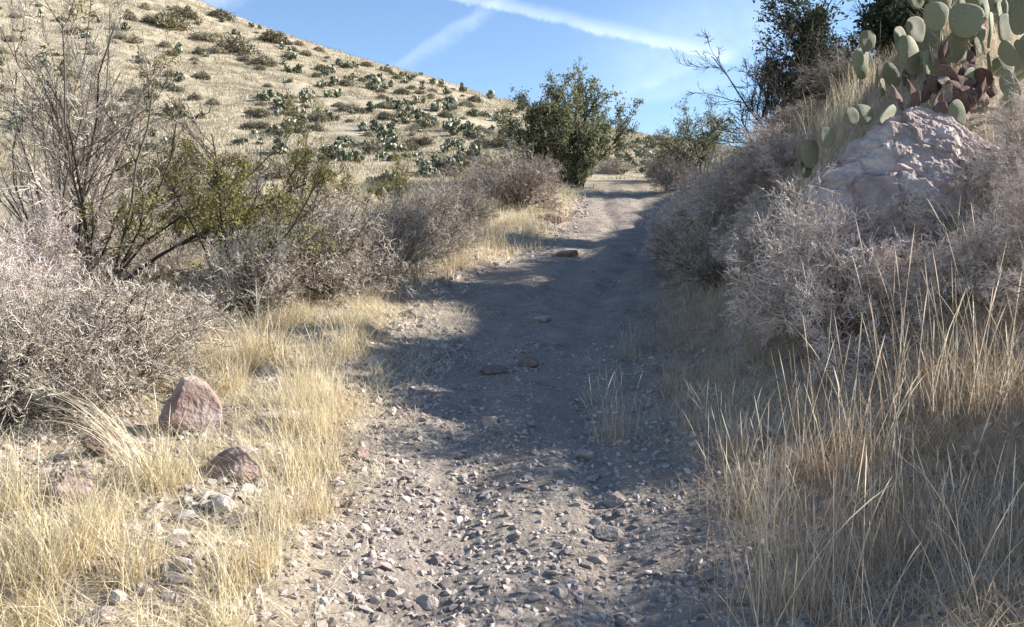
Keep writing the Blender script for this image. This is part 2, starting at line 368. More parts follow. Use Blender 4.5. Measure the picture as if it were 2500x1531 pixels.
def scatter(n, ylo, yhi, slo, shi, dens=None, bias=1.0):
    y = ylo + (yhi - ylo) * rng.uniform(0, 1, n) ** bias; s = rng.uniform(slo, shi, n); x = xc(y) + s
    keep = np.ones(n, bool) if dens is None else rng.uniform(0, 1, n) < dens(x, y, s)
    x, y = x[keep], y[keep]; return np.stack([x, y, H(x, y)], 1)
def in_view(x, y): return (np.abs(x) < .66 * y + 1.0)
def clear(x, y):
    k = np.ones_like(x)
    for px, row, wpx in [(470, 1045, 175), (575, 1165, 125), (255, 1105, 90), (170, 1215, 110), (550, 1245, 60), (380, 1300, 50), (428, 1310, 55), (445, 1390, 60), (455, 1265, 70), (250, 1515, 80), (915, 890, 60), (690, 1020, 110), (875, 1115, 50), (500, 1210, 120), (420, 1350, 120)]:
        p = ground_hit(px, row); r = wpx / F * p.y * .62
        k *= sstep(.75, 1.25, np.hypot((x - p.x) / r, np.where(y < p.y, (y - p.y) / (r * 2.2), (y - p.y) / r)))
    return k
left_d = lambda x, y, s: sstep(-.12, .25, -s - hwl(y) + .25 * fbm(x * 1.6, y * 1.6, 3, 91)) * sstep(-.1, .3, fbm(x * 2.4, y * 2.4, 3, 93) + .04) * in_view(x, y) * clear(x, y)
o = tuft_cover('dry_grass', scatter(6000, 2.2, 9.5, -5.6, -.55, left_d, 1.1), 20, (.06, .25), .0042, (-.1, .95), (0, .7), M['straw'], .035)
tag(o, 'pale straw grass covering the sunlit left verge of the trail', 'grass')
o = tuft_cover('grass_litter', scatter(3800, 2.4, 9, -5, -.5, lambda x, y, s: in_view(x, y) * sstep(.6, 1.0, -s), 1.1), 6, (.10, .26), .0036, (.9, 1.2), (0, .1), M['straw'], .12, 3, (.3, 1))
tag(o, 'broken straw lying flat over the left verge', 'grass')
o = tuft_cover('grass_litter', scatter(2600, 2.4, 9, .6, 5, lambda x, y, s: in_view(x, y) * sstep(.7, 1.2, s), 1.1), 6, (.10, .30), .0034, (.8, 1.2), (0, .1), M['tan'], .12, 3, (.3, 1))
tag(o, 'broken straw lying flat over the right bank', 'grass')
o = tuft_cover('dry_grass', scatter(5600, 9, 25, -9, -.95, lambda x, y, s: sstep(-.1, .4, -s - hwl(y) + .4 * fbm(x, y, 2, 96)) * in_view(x, y) * .8), 12, (.14, .34), .008, (-.1, .7), (0, .5), M['straw'], .08, 3)
tag(o, 'bleached grass on the verge further up beyond the left bushes', 'grass')
right_d = lambda x, y, s: sstep(.75, 1.5, s + .3 * fbm(x * 1.4, y * 1.4, 3, 97)) * sstep(-.6, .3, fbm(x * 1.2, y * 1.2, 3, 99)) * in_view(x, y)
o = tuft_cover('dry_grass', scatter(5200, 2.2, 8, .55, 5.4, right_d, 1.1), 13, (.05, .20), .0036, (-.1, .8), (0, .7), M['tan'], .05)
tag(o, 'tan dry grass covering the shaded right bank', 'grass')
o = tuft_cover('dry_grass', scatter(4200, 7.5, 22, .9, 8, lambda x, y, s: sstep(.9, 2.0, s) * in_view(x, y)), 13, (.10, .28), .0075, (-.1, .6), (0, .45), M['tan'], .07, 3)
tag(o, 'tan grass on the upper right bank below the trees', 'grass')
hy = rng.uniform(23, 74, 26000) ; hu = rng.uniform(-.63, .3, 26000); hx = hu * hy
kp = (fbm(hx * .25, hy * .25, 3, 101) > -.35) & (hy < ridge_d(hu) + 1) & (trail_w(hx, hy) < .3); hx, hy = hx[kp], hy[kp]
o = tuft_cover('hillside_grass', np.stack([hx, hy, H(hx, hy)], 1), 7, (.08, .24), .028, (-.1, .8), (0, .5), M['hillgrass'], .16, 3, patch=.22)
tag(o, 'bleached yellow grass covering the far sunlit hillside', 'grass')

# ------------------------------------------------------------------ woody plants
def grow(start, dirs, length, r0, r1, K, wander, up):
    n = len(start); P = np.empty((n, K, 3)); P[:, 0] = start; d = norm(dirs); step = (length / (K - 1))[:, None]
    w0 = rng.normal(size=(n, 3)) * wander * .7
    for k in range(1, K):
        d = norm(d + w0 / K + rng.normal(size=(n, 3)) * wander / math.sqrt(K) + np.array([0, 0, up / K]))
        P[:, k] = P[:, k - 1] + d * step
    Rr = r0[:, None] + (r1 - r0)[:, None] * np.linspace(0, 1, K)[None]
    return P, Rr
def sprout(P, Rr, length, m, tlo, thi, ang, ratio, rratio):
    """m children on each polyline: start points, directions, lengths, radii"""
    n, K, _ = P.shape; t = rng.uniform(tlo, thi, (n, m)); f = t * (K - 1); i = np.clip(f.astype(int), 0, K - 2); g = (f - i)[..., None]
    ar = np.arange(n)[:, None]; a, b = P[ar, i], P[ar, i + 1]
    st = a + (b - a) * g; d = norm(b - a); rd = (Rr[ar, i] * (1 - g[..., 0]) + Rr[ar, i + 1] * g[..., 0])
    q = rand_unit(n * m).reshape(n, m, 3); q = norm(q - (q * d).sum(-1, keepdims=True) * d)
    an = rng.uniform(*ang, (n, m))[..., None]; cd = d * np.cos(an) + q * np.sin(an)
    ln = length[:, None] * ratio * (1.15 - .55 * t) * rng.uniform(.6, 1.25, (n, m))
    return st.reshape(-1, 3), cd.reshape(-1, 3), ln.ravel(), (rd * rratio).ravel()
def leaves(pos, size, n_per, spread, mb, tlo=.1, thi=.9, flat=.4):
    n = len(pos) * n_per; p = np.repeat(pos, n_per, 0) + rng.normal(0, spread, (n, 3))
    a = rand_unit(n); b = norm(np.cross(a, rand_unit(n))); s = size * rng.uniform(.6, 1.4, n)[:, None]
    V = np.stack([p - a * s, p - b * s * flat, p + a * s, p + b * s * flat], 1).reshape(-1, 3)
    mb.add(V, (np.arange(4)[None] + (np.arange(n) * 4)[:, None]), None, np.repeat(rng.uniform(tlo, thi, n), 4))
def dome_dirs(n, low=.1, high=1.0):
    az = rng.uniform(0, 2 * np.pi, n); z = rng.uniform(low, high, n); c = np.sqrt(1 - z * z)
    return np.stack([np.cos(az) * c, np.sin(az) * c, z], 1)
n_woody = 0
def woody(name, rx, ry, rz, stems, kids, twig_mat, wood_mat, r0=.012, wander=.5, up=.25, ang=(.3, .8), low=.1, ratio=.5, dirs=None, lens=None,
          leaf=None, leaf_mat=None, tint=(-.1, 1.15), sides_w=5, minr=.0012, tlo=.2, lvl_wood=2, K0=7, stem_spread=.06, seed=None):
    """a woody plant at the origin: thing > trunk (thick wood) + crown (twigs, leaves)"""
    global rng, n_woody
    n_woody += 1; rng = np.random.default_rng(4000 + n_woody if seed is None else seed)      # each plant keeps its own random shape
    root = empty(name, (0, 0, 0))
    d = dome_dirs(stems, low) if dirs is None else norm(np.asarray(dirs, float))
    ln = 1 / np.sqrt((d[:, 0] / rx) ** 2 + (d[:, 1] / ry) ** 2 + (d[:, 2] / rz) ** 2) * rng.uniform(.75, 1.05, len(d)) if lens is None else np.asarray(lens, float)
    st = rng.normal(0, stem_spread, (len(d), 3)); st[:, 2] = -.03
    d0 = norm(d + np.array([0, 0, .35]))
    P, Rr = grow(st, d0, ln, np.full(len(d), r0) * rng.uniform(.6, 1.1, len(d)), np.full(len(d), r0 * .3), K0, wander, -.15 if dirs is None else up)
    wood, crown = MB(), MB()
    V, Q = poly_tubes(P, Rr, sides_w); wood.add(V, Q, None, np.repeat(rng.uniform(0, .8, len(P)), K0 * sides_w))
    length = ln
    for lv, m in enumerate(kids):
        s, cd, length, rr_ = sprout(P, Rr, length, m, tlo if lv == 0 else .1, 1.0, ang, ratio, .65)
        kk = 5 if lv == 0 else (4 if lv == 1 else 3)
        rr_ = np.maximum(rr_, minr)
        P, Rr = grow(s, cd, length, rr_, np.maximum(rr_ * .4, minr * .7), kk, wander, up)
        tgt, sd_ = (wood, 4) if lv + 1 < lvl_wood else (crown, 3)
        V, Q = poly_tubes(P, Rr, sd_); tn = np.clip(rng.normal((tint[0] + tint[1]) / 2, (tint[1] - tint[0]) / 4, len(P)), 0, 1)
        tgt.add(V, Q, None, np.repeat(tn, kk * sd_))
    wood.build('trunk', wood_mat, root)
    crown.build('crown' if leaf is None else 'twig_crown', twig_mat, root)
    if leaf:
        lm = MB(); tips = P[:, 1:].reshape(-1, 3)
        if leaf.get('frac', 1) < 1:
            nz = np.sin(tips[:, 0] * 2.1 + 1) * np.cos(tips[:, 1] * 2.3) + np.sin(tips[:, 2] * 2.7 + tips[:, 0])
            tips = tips[(rng.uniform(0, 1, len(tips)) < leaf['frac']) & (nz > leaf.get('gap', -9))]
        leaves(tips, leaf['size'], leaf.get('n', 2), leaf.get('spread', .02), lm, flat=leaf.get('flat', .4))
        lm.build('crown', leaf_mat, root)
    return root
def put(root, loc, label, cat, group=None, rz=0, sc=1.0):
    root.location = loc; root.rotation_euler = (0, 0, rz); root.scale = (sc, sc, sc) if isinstance(sc, (int, float)) else sc
    return tag(root, label, cat, group)

# -- grey and pale twig shrubs, built one of each kind
def grey(kind, n=26, kids=(9, 6, 5), **k):
    tw = dict(grey='greytwig', pale='pinktwig', brown='browntwig')[kind]
    kw = dict(r0=.009, wander=.55, up=.15, low=.05, ratio=.5); kw.update(k)
    return woody('dry_shrub', 1, 1, 1.05, n, kids, M[tw], M['darkwood'] if kind != 'pale' else M['browntwig'], **kw)
shrub_pale = grey('pale', 34, (12, 7, 6), minr=.0019, r0=.010, wander=.6, ang=(.35, 1.0))
shrub_grey = grey('grey', 32, (11, 7, 6), minr=.0021)
shrub_grey2 = grey('grey', 34, (11, 7, 6), minr=.0021, wander=.7, ang=(.4, 1.0), low=.0)
shrub_brown = grey('brown', 32, (11, 8, 5), minr=.0022)
G1 = 'leafless twiggy shrubs along the trail'
used = set()
def shrub(src, px, d, sx, sz, label, dz=0.0, rz=None, sy=None):
    r = src if src.name not in used else copy_tree(src)
    used.add(src.name); used.add(r.name)
    p = on_ground(px, d); p.z += dz
    return put(r, p, label, 'shrub', G1, rng.uniform(0, 6.28) if rz is None else rz, (sx, sy or sx, sz))
shrub(shrub_pale, 2050, 5.5, .9, .9, 'wide pale pinkish leafless shrub below the big boulder')
shrub(shrub_pale, 2520, 5.1, .5, .62, 'pale leafless shrub right of the boulder at the frame edge')
shrub(shrub_pale, 1790, 10.2, 1.0, .75, 'pinkish leafless shrub high on the bank left of the small two-pad cactus')
shrub(shrub_pale, 1700, 12.5, 1.0, .85, 'pale leafless shrub where the right bank meets the upper trail')
shrub(shrub_pale, 1905, 9.6, .8, .6, 'pinkish low shrub just behind the small two-pad cactus')
shrub(shrub_brown, 1745, 8.6, .55, .62, 'dark bare shrub with fanned black stems right of the trail')
shrub(shrub_grey, 1045, 11.5, .85, 1.0, 'grey leafless shrub with fanned dark stems beside the sunlit verge patch')
shrub(shrub_grey2, 800, 8.7, .95, 1.12, 'broad grey leafless shrub with dark shaded base left of the trail bend')
shrub(shrub_grey, 960, 10.6, .8, .9, 'grey leafless shrub between the two fanned shrubs left of the trail')
shrub(shrub_grey2, 255, 5.5, .92, .88, 'large tangled grey shrub behind the pink rock in the left foreground')
shrub(shrub_grey, 0, 4.9, .7, .8, 'grey twiggy shrub filling the left frame edge in the foreground')
shrub(shrub_pale, 60, 7.2, .8, 1.1, 'pale twiggy shrub under the bare dark tree at the left edge')
shrub(shrub_grey2, 440, 7.0, .65, .5, 'grey twiggy shrub under the olive bushes left of the trail')
shrub(shrub_brown, 1275, 18, 1.2, 1.35, 'rounded brown leafless shrub in front of the green tree')
shrub(shrub_brown, 1180, 20, 1.0, 1.0, 'brown leafless shrub left of the rounded one by the green tree')
shrub(shrub_brown, 1640, 22.5, .8, .95, 'dark brown shrub at the right of the trail crest')
shrub(shrub_brown, 2000, 13.2, 1.1, .5, 'dark brown brush under the bare tree on the right bank')
shrub(shrub_brown, 2120, 12, 1.1, .55, 'dark brown brush under the junipers on the right bank')

shrub(shrub_pale, 110, 6.2, .75, .85, 'pale twiggy shrub behind the large tangled grey shrub at left')
shrub(shrub_grey, 600, 7.9, .7, .8, 'grey shrub between the broad grey shrub and the large tangled one')
shrub(shrub_grey2, 650, 10, .9, .65, 'grey twiggy shrub behind the forked black stem')
shrub(shrub_grey, 350, 10, 1.0, .75, 'grey twiggy shrub under the long leaning limbs')
shrub(shrub_pale, 200, 10.5, 1.1, 1.5, 'pale shrub behind the bare dark-stemmed bush at far left')
shrub(shrub_brown, 1100, 15.5, 1.0, .95, 'brown shrub on the far left verge behind the fanned grey shrub')
shrub(shrub_grey2, 760, 13, 1.2, 1.0, 'greyish shrub at the foot of the pale hillside')
shrub(shrub_brown, 560, 14, 1.3, 1.2, 'brownish shrub at the foot of the hillside behind the olive bushes')
shrub(shrub_pale, 2340, 5.1, .6, .42, 'pale leafless shrub in front of the boulder foot at right')
shrub(shrub_pale, 2170, 5.8, .6, .46, 'small pale shrub hiding the foot of the boulder', rz=.7)
shrub(shrub_pale, 2490, 5.8, .5, .6, 'pale shrub right of the boulder behind the other pale shrubs')
shrub(shrub_brown, 1860, 12.5, .9, .7, 'brown shrub on the stepped bank below the bare tree')
shrub(shrub_pale, 1740, 15, 1.0, .8, 'pale shrub on the far bank below the green leafy bush')
shrub(shrub_brown, 1630, 26, 1.0, 1.2, 'brown shrub closing the trail crest at its right side')
shrub(shrub_grey, 1500, 29, .8, .5, 'low grey shrub beyond the trail crest')
shrub(shrub_brown, 2920, 3.4, .68, 1.14, 'brown leafless shrub added out of view on the right to shade the lower trail')  # unseen shrub, added to cast shade on the lower trail
shrub(shrub_brown, 1690, 10.5, .6, .6, 'dark twiggy shrub low on the bank above the fanned black-stemmed one')
shrub(shrub_pale, 1880, 7.4, .6, .5, 'pale low shrub between the boulder and the dark fanned shrub')

# -- dark-branched shrubs with olive leaves, left; main limbs follow the photograph
def limbs(base_px, d, tips, **k):
    base = on_ground(base_px, d); dirs, lens = [], []
    for px, row, dd in tips:
        v = at(px, row, dd) - base; dirs.append(tuple(v)); lens.append(v.length)
    r = woody('olive_bush', 1, 1, 1, len(tips), k.pop('kids', (7, 6, 4)), k.pop('twig_mat', M['darkwood']), M['darkwood'], dirs=dirs, lens=lens, **k)
    return r, base
LEAF = dict(size=.021, n=8, spread=.035, flat=.35, frac=.45, gap=.1)
r, b = limbs(150, 9.0, [(20, 60, 8.6), (60, -60, 9.2), (140, 20, 9), (270, 60, 8.8), (330, 170, 9.3), (-60, 150, 9), (230, 190, 9.6), (90, 200, 8.5), (180, 100, 8.7), (0, 240, 8.4), (400, 200, 9.2)], kids=(10, 8, 6), r0=.019, wander=.4, up=.25, ratio=.45, minr=.0024, ang=(.25, .7), tint=(.2, 1),
             lvl_wood=2, twig_mat=M['greytwig'])
put(r, b, 'tall leafless grey bush with dark stems spreading against the hillside at far left', 'bush', 'dark-stemmed bushes left of the trail')
r, b = limbs(235, 8.6, [(560, 190, 8.4), (600, 290, 8.2), (480, 120, 9), (400, 210, 8.6), (330, 260, 8), (560, 380, 8.4)], r0=.024, wander=.35, up=.3, ratio=.42, minr=.0028, ang=(.25, .75),
             leaf=dict(LEAF, frac=.32, gap=.15), leaf_mat=M['olive'], lvl_wood=3)
put(r, b, 'olive-leaved bush whose long dark limbs lean right over the grey shrub', 'bush', 'dark-stemmed bushes left of the trail')
r, b = limbs(545, 8.0, [(620, 430, 7.8), (760, 430, 8), (840, 440, 8.3), (700, 360, 8.4), (560, 400, 8), (470, 450, 8)], r0=.018, wander=.4, up=.25, ratio=.45, minr=.0025, ang=(.3, .8),
             leaf=dict(LEAF, frac=.5, gap=.0), leaf_mat=M['olive'], lvl_wood=3)
put(r, b, 'olive-leaved bush with a forked black stem left of the broad grey shrub', 'bush', 'dark-stemmed bushes left of the trail')
r, b = limbs(420, 11, [(300, 430, 11), (450, 380, 11), (560, 400, 11.5), (390, 460, 10.5), (640, 470, 11)], r0=.02, wander=.45, up=.25, ratio=.5, minr=.003, kids=(8, 6, 5), leaf=dict(LEAF, size=.014, frac=.9, gap=-.4), leaf_mat=M['olive'], lvl_wood=2)
put(r, b, 'dense yellow-green bush behind the dark forked stems', 'bush', 'dark-stemmed bushes left of the trail')
r, b = limbs(730, 13, [(660, 330, 13), (730, 300, 13), (800, 400, 13), (870, 430, 13.5), (690, 420, 12.5)], r0=.02, wander=.45, up=.25, ratio=.5, minr=.003, kids=(8, 6, 5), leaf=dict(LEAF, size=.015, frac=.8, gap=-.3), leaf_mat=M['olive'], lvl_wood=2)
put(r, b, 'yellow-green bush standing before the pale hillside above the broad grey shrub', 'bush', 'dark-stemmed bushes left of the trail')
r, b = limbs(930, 15, [(850, 440, 15), (960, 420, 15), (1060, 450, 15), (900, 460, 14.5)], r0=.02, wander=.5, up=.25, ratio=.5, minr=.003, kids=(8, 6, 5), leaf=dict(LEAF, size=.016, frac=.7, gap=-.3), leaf_mat=M['olive'], lvl_wood=2)
put(r, b, 'low olive bush behind the fanned grey shrubs at the hill foot', 'bush', 'dark-stemmed bushes left of the trail')

# -- green tree at the trail crest and the trees on the right bank
def tree(name, px, d, tips, label, leaf, leaf_mat, **k):
    base = on_ground(px, d); dirs, lens = [], []
    for tx, ty_, dd in tips:
        v = at(tx, ty_, dd) - base; dirs.append(tuple(v)); lens.append(v.length * k.get('kscale', 1.0))
    k.pop('kscale', None)
    kw = dict(r0=.05, wander=.35, up=.15, ratio=.42, minr=.005, ang=(.3, .8), lvl_wood=2, tlo=.3, stem_spread=.12); kw.update(k)
    r = woody(name, 1, 1, 1, len(tips), kw.pop('kids', (9, 6, 4)), M['darkwood'], M['darkwood'], dirs=dirs, lens=lens, leaf=leaf, leaf_mat=leaf_mat, **kw)
    return put(r, base, label, 'tree')
tree('evergreen_tree', 1400, 24, [(1500, 300, 23.6), (1300, 390, 23.5), (1380, 420, 23.3), (1450, 430, 23.4), (1190, 350, 24), (1195, 290, 24.2), (1215, 240, 24), (1550, 240, 24), (1340, 280, 23.4), (1420, 300, 23.2), (1390, 360, 23), (1480, 390, 23.6), (1420, 200, 23.5), (1300, 200, 24), (1370, 150, 24), (1430, 160, 24), (1490, 210, 24), (1520, 245, 24.5), (1340, 190, 23.4), (1450, 190, 25), (1260, 240, 24), (1235, 300, 24), (1400, 240, 23.3), (1470, 330, 24), (1350, 330, 23.5), (1430, 390, 23.4), (1290, 330, 24)],
     'green leafy tree beside the trail crest against the sky', dict(size=.042, n=4, spread=.06, flat=.45, frac=.6), M['green'], kscale=.84, wander=.3)
tree('juniper_tree', 1985, 15.5, [(1930, 20, 15.5), (1960, 60, 15), (2030, 70, 15.5), (1990, 110, 15), (1950, 130, 15.2), (2060, 140, 15.6), (1990, 190, 14.9), (2050, 190, 15), (1920, 210, 15), (2010, 180, 15.2), (1920, 160, 15.6), (1935, -60, 15.6), (1900, 90, 15.3), (1980, 0, 15.2), (2060, 40, 15.4), (2070, 220, 15.3), (1900, 230, 15.2)],
     'dark green tree with dense leaves between the bare tree and the cactus', dict(size=.034, n=4, spread=.05, flat=.5, frac=.5), M['dark'], r0=.04, stem_spread=.1)
tree('juniper_tree', 2210, 11, [(2120, -60, 11), (2170, -260, 10.6), (2260, -330, 11), (2360, -300, 10.6), (2450, -230, 11), (2080, -170, 11), (2150, 30, 10.7), (2230, 40, 10.8), (2130, 80, 11), (2300, -120, 10.6), (2400, -120, 11), (2200, -150, 10.2), (2160, 120, 10.7), (2520, -150, 10.8)],  # crown spread out of view above and right to shade the trail
     'dark green tree directly behind the tall cactus cluster', dict(size=.034, n=4, spread=.05, flat=.5, frac=.85), M['dark'], r0=.045, stem_spread=.1)
def bare(px, d, tips, label, **k):
    base = on_ground(px, d); dirs, lens = [], []
    for tx, ty_, dd in tips:
        v = at(tx, ty_, dd) - base; dirs.append(tuple(v)); lens.append(v.length * .85)
    kw = dict(r0=.026, wander=.5, up=.4, ratio=.45, minr=.0042, ang=(.3, .9), lvl_wood=2, tlo=.2); kw.update(k)
    r = woody('bare_tree', 1, 1, 1, len(tips), kw.pop('kids', (12, 8, 4)), M['darkwood'], M['darkwood'], dirs=dirs, lens=lens, tint=(.1, 1.2), **kw)
    return put(r, base, label, 'tree')
bare(1890, 15, [(1780, 70, 15), (1845, 25, 15), (1885, 60, 15), (1765, 190, 14.8), (1760, 240, 15), (1910, 100, 15), (1815, 120, 15.3), (1850, 150, 14.6), (1790, 290, 14.6), (1940, 60, 15)], 'leafless dark-branched small tree on the skyline left of the dark green tree')
bare(2090, 17, [(2040, -60, 17), (2110, -80, 17), (2080, -40, 17), (2010, 10, 17), (2150, 20, 17)], 'leafless tree between the two dark green trees', kids=(6, 4, 3))
bare(2440, 14, [(2390, -40, 14), (2450, -60, 14), (2500, -20, 14), (2420, 20, 14), (2360, 30, 14)], 'leafless branches rising behind the cactus at the right edge', kids=(5, 4, 3))
r, b = limbs(1700, 23, [(1610, 310, 23), (1690, 260, 23), (1750, 280, 23), (1650, 340, 22.6), (1740, 340, 22.6), (1600, 350, 23), (1700, 330, 22.3), (1790, 320, 23), (1660, 290, 23.4)], r0=.03, wander=.5, up=.2, ratio=.5, minr=.004, kids=(8, 6, 4), leaf=dict(size=.028, n=3, spread=.06, flat=.45, frac=.8), leaf_mat=M['green'], lvl_wood=2)
r.name = 'green_bush'; put(r, b, 'pale green leafy bush on the skyline right of the trail crest', 'bush')

rng = np.random.default_rng(77)
# ------------------------------------------------------------------ plants on the far hill
def disc_pads(n, W, Hh, size):
    mb = MB(); ang = np.arange(8) * np.pi / 4; done = []
    for _ in range(n):
        for q in range(60):
            a = rng.uniform(0, 6.28); rad = rng.uniform(0, 1) ** .62; x, y = W * rad * math.cos(a), W * .7 * rad * math.sin(a)
            z = rng.uniform(.15, 1) * Hh * (1 - .7 * rad * rad); s = size * rng.uniform(.7, 1.25)
            if not done or min((x - e[0]) ** 2 + (y - e[1]) ** 2 + (z - e[2]) ** 2 for e in done) < (1.0 * s) ** 2: break
        else:
            e = done[int(rng.integers(len(done)))]; dv = rand_unit(1)[0] * s * .9; x, y, z = e[0] + dv[0], e[1] + dv[1], max(.08, e[2] + dv[2])
        if not done: x = y = 0.0; z = s
        done.append((x, y, z)); pale = rng.uniform() < .22
        m = Matrix.Translation((x, y, z)) @ Euler((rng.uniform(-.6, .6), rng.uniform(-.7, .7), rng.uniform(0, 3.14))).to_matrix().to_4x4()
        ring = [m @ Vector((.8 * s * math.cos(t), 0, s * math.sin(t))) for t in ang]; c1 = m @ Vector((0, .2 * s, 0)); c2 = m @ Vector((0, -.2 * s, 0))
        V = [tuple(p) for p in ring] + [tuple(c1), tuple(c2)]
        T = [(i, (i + 1) % 8, 8) for i in range(8)] + [((i + 1) % 8, i, 9) for i in range(8)]
        top = np.array([v[2] for v in V]); mb.add(np.array(V), None, np.array(T), np.clip((.72 if pale else .12) + .35 * rng.uniform() + .25 * (top - z) / s, 0, 1))
    return mb
hill_src = []
for k in range(5):
    o = disc_pads(int(rng.integers(130, 180)), .9, .72, .078).build('prickly_pear', M['hillpad']); hill_src.append(o)
shr_src = []
for k in range(3):
    mb = MB(); dd = dome_dirs(700, 0.0); rad = rng.uniform(.35, 1, 700)[:, None] ** .6
    P = dd * rad * np.array([1, .8, .75]) * (1 + .25 * np.sin(dd[:, :1] * 5 + k) * np.cos(dd[:, 1:2] * 4))
    leaves(P, .06, 3, .05, mb, flat=.5)
    s0 = np.zeros((40, 3)); s1 = dome_dirs(40, .1) * .8; V, Q = tubes(s0, s1, np.full(40, .015), np.full(40, .005)); mb.add(V, Q, None, .0)
    shr_src.append(mb.build('hill_shrub', M['hillshrub']))
first = set()
def hill_put(src, p, label, cat, group, sc):
    o = src if src.name not in first else src.copy()
    if src.name in first: COL.objects.link(o)
    first.add(src.name); first.add(o.name)
    o.location = p; o.rotation_euler = (0, 0, rng.uniform(0, 6.28)); o.scale = (sc, sc, sc * rng.uniform(.75, 1.1)); tag(o, label, cat, group)
for px, row, wpx, lab in [(572, 130, 95, 'dark green round shrub alone on the bare upper hillside'), (540, 46, 62, 'dark shrub on the ridge line near the top of the photo'), (665, 104, 75, 'dark shrub just below the ridge right of the lone round shrub'),
                          (645, 160, 60, 'grey brown low shrub under the lone round shrub'), (500, 100, 62, 'greyish low shrub left of the lone round shrub'), (455, 45, 70, 'dark shrub on the ridge at the top left of the sky'), (600, 150, 40, 'small grey shrub touching the lone round shrub'),
                          (420, 70, 80, 'olive shrub near the ridge above the bare dark bush')]:
    p = ground_hit(px, row, 23); hill_put(shr_src[int(rng.integers(3))], p, lab, 'shrub', 'shrubs on the far hillside', wpx / F * p.y / 1.8)
for zx, zy, wz in [(660, 240, 180), (450, 430, 160), (600, 430, 150), (780, 430, 160), (920, 350, 200), (960, 430, 180), (880, 540, 120), (970, 600, 150), (1130, 540, 130), (1370, 490, 200), (1500, 530, 150), (1620, 470, 130), (1800, 520, 250), (1480, 620, 180),
                   (1650, 600, 200), (1900, 680, 250), (2020, 720, 180), (1230, 670, 160), (1350, 720, 200), (1050, 780, 180), (1250, 800, 150), (1150, 870, 160), (1380, 900, 180), (1550, 880, 200), (1700, 950, 220), (1850, 960, 250), (1870, 830, 220), (1980, 870, 200),
                   (2080, 560, 180), (1900, 780, 150), (2050, 920, 120), (1400, 1040, 160), (1750, 330, 150), (1350, 210, 100), (1600, 270, 100), (1280, 300, 140), (1080, 290, 110), (930, 240, 150), (1380, 350, 120), (1700, 640, 160), (1600, 560, 140), (560, 700, 200), (700, 690, 150),
                   (3080, 760, 130), (3180, 800, 150), (3280, 780, 140), (3350, 850, 150), (3150, 900, 170), (3260, 940, 160), (3320, 1000, 150), (3120, 1000, 140)]:
    for q in range(2):
        px, row = 500 + zx * .3247 + (q * 2 - 1) * wz * .07, 100 + zy * .3247 + rng.uniform(-3, 5); p = ground_hit(px, row, 23)
        band = 'upper' if row < np.interp(px, rp, rr) + 63 else ('middle' if row < 300 else 'lower')
        hill_put(hill_src[int(rng.integers(5))], p, f'grey-green prickly pear clump among dry grass on the {band} far hillside', 'cactus', f'prickly pear clumps on the {band} hillside', wz * .3247 / F * p.y / 1.45 * rng.uniform(.85, 1.2))
n_h = 0; tries = 0
while n_h < 400 and tries < 16000:
    tries += 1
    px = rng.uniform(-20, 1640); row = rng.uniform(10, 455)
    lim = np.interp(px, rp, rr) + 3
    if row < lim: continue
    dens = .4 + .6 * sstep(560, 900, px) ; dens *= sstep(-.3, .2, fbm(np.array([px / 95.]), np.array([row / 38.]), 2, 5)[0] + .06 + (.35 if row < lim + 25 else 0))
    if row > 360: dens *= 1.0
    if rng.uniform() > dens: continue
    p = ground_hit(px, row, 23)
    if p.y < 23.5 or trail_w(np.array([p.x]), np.array([p.y]))[0] > .05: continue
    n_h += 1
    band = 'upper' if row < lim + 60 else ('middle' if row < 300 else 'lower')
    if rng.uniform() < .42:
        hill_put(hill_src[int(rng.integers(5))], p, f'grey-green prickly pear clump among dry grass on the {band} far hillside', 'cactus', f'prickly pear clumps on the {band} hillside', rng.uniform(.5, 1.1))
    else:
        hill_put(shr_src[int(rng.integers(3))], p, f'small dull brown-green shrub among dry grass on the {band} far hillside', 'shrub', f'small shrubs on the {band} hillside', rng.uniform(.18, .55))

rng = np.random.default_rng(78)
# ------------------------------------------------------------------ rocks
def hull(npts, sx, sy, sz, seed, cuts=0):
    rs = np.random.default_rng(seed); bm = bmesh.new()
    p = rs.normal(size=(npts, 3)); p /= np.linalg.norm(p, axis=1, keepdims=True); p *= rs.uniform(.75, 1.1, (npts, 1))
    for q in p: bm.verts.new(q * np.array([sx, sy, sz]))
    g = bmesh.ops.convex_hull(bm, input=bm.verts)
    bmesh.ops.delete(bm, geom=[v for v in bm.verts if not v.link_faces], context='VERTS')
    return bm
def hull_arrays(npts, sx, sy, sz, seed):
    bm = hull(npts, sx, sy, sz, seed); bmesh.ops.triangulate(bm, faces=bm.faces); bm.verts.index_update()
    V = np.array([v.co[:] for v in bm.verts]); T = np.array([[v.index for v in f.verts] for f in bm.faces]); bm.free(); return V, T
def rot_mats(n, tilt=.5):
    out = np.empty((n, 3, 3))
    for i in range(n): out[i] = np.array(Euler((rng.normal(0, tilt), rng.normal(0, tilt), rng.uniform(0, 6.28))).to_matrix())
    return out
variants = [hull_arrays(int(rng.integers(9, 14)), 1, rng.uniform(.6, .95), rng.uniform(.35, .6), 300 + k) for k in range(14)]
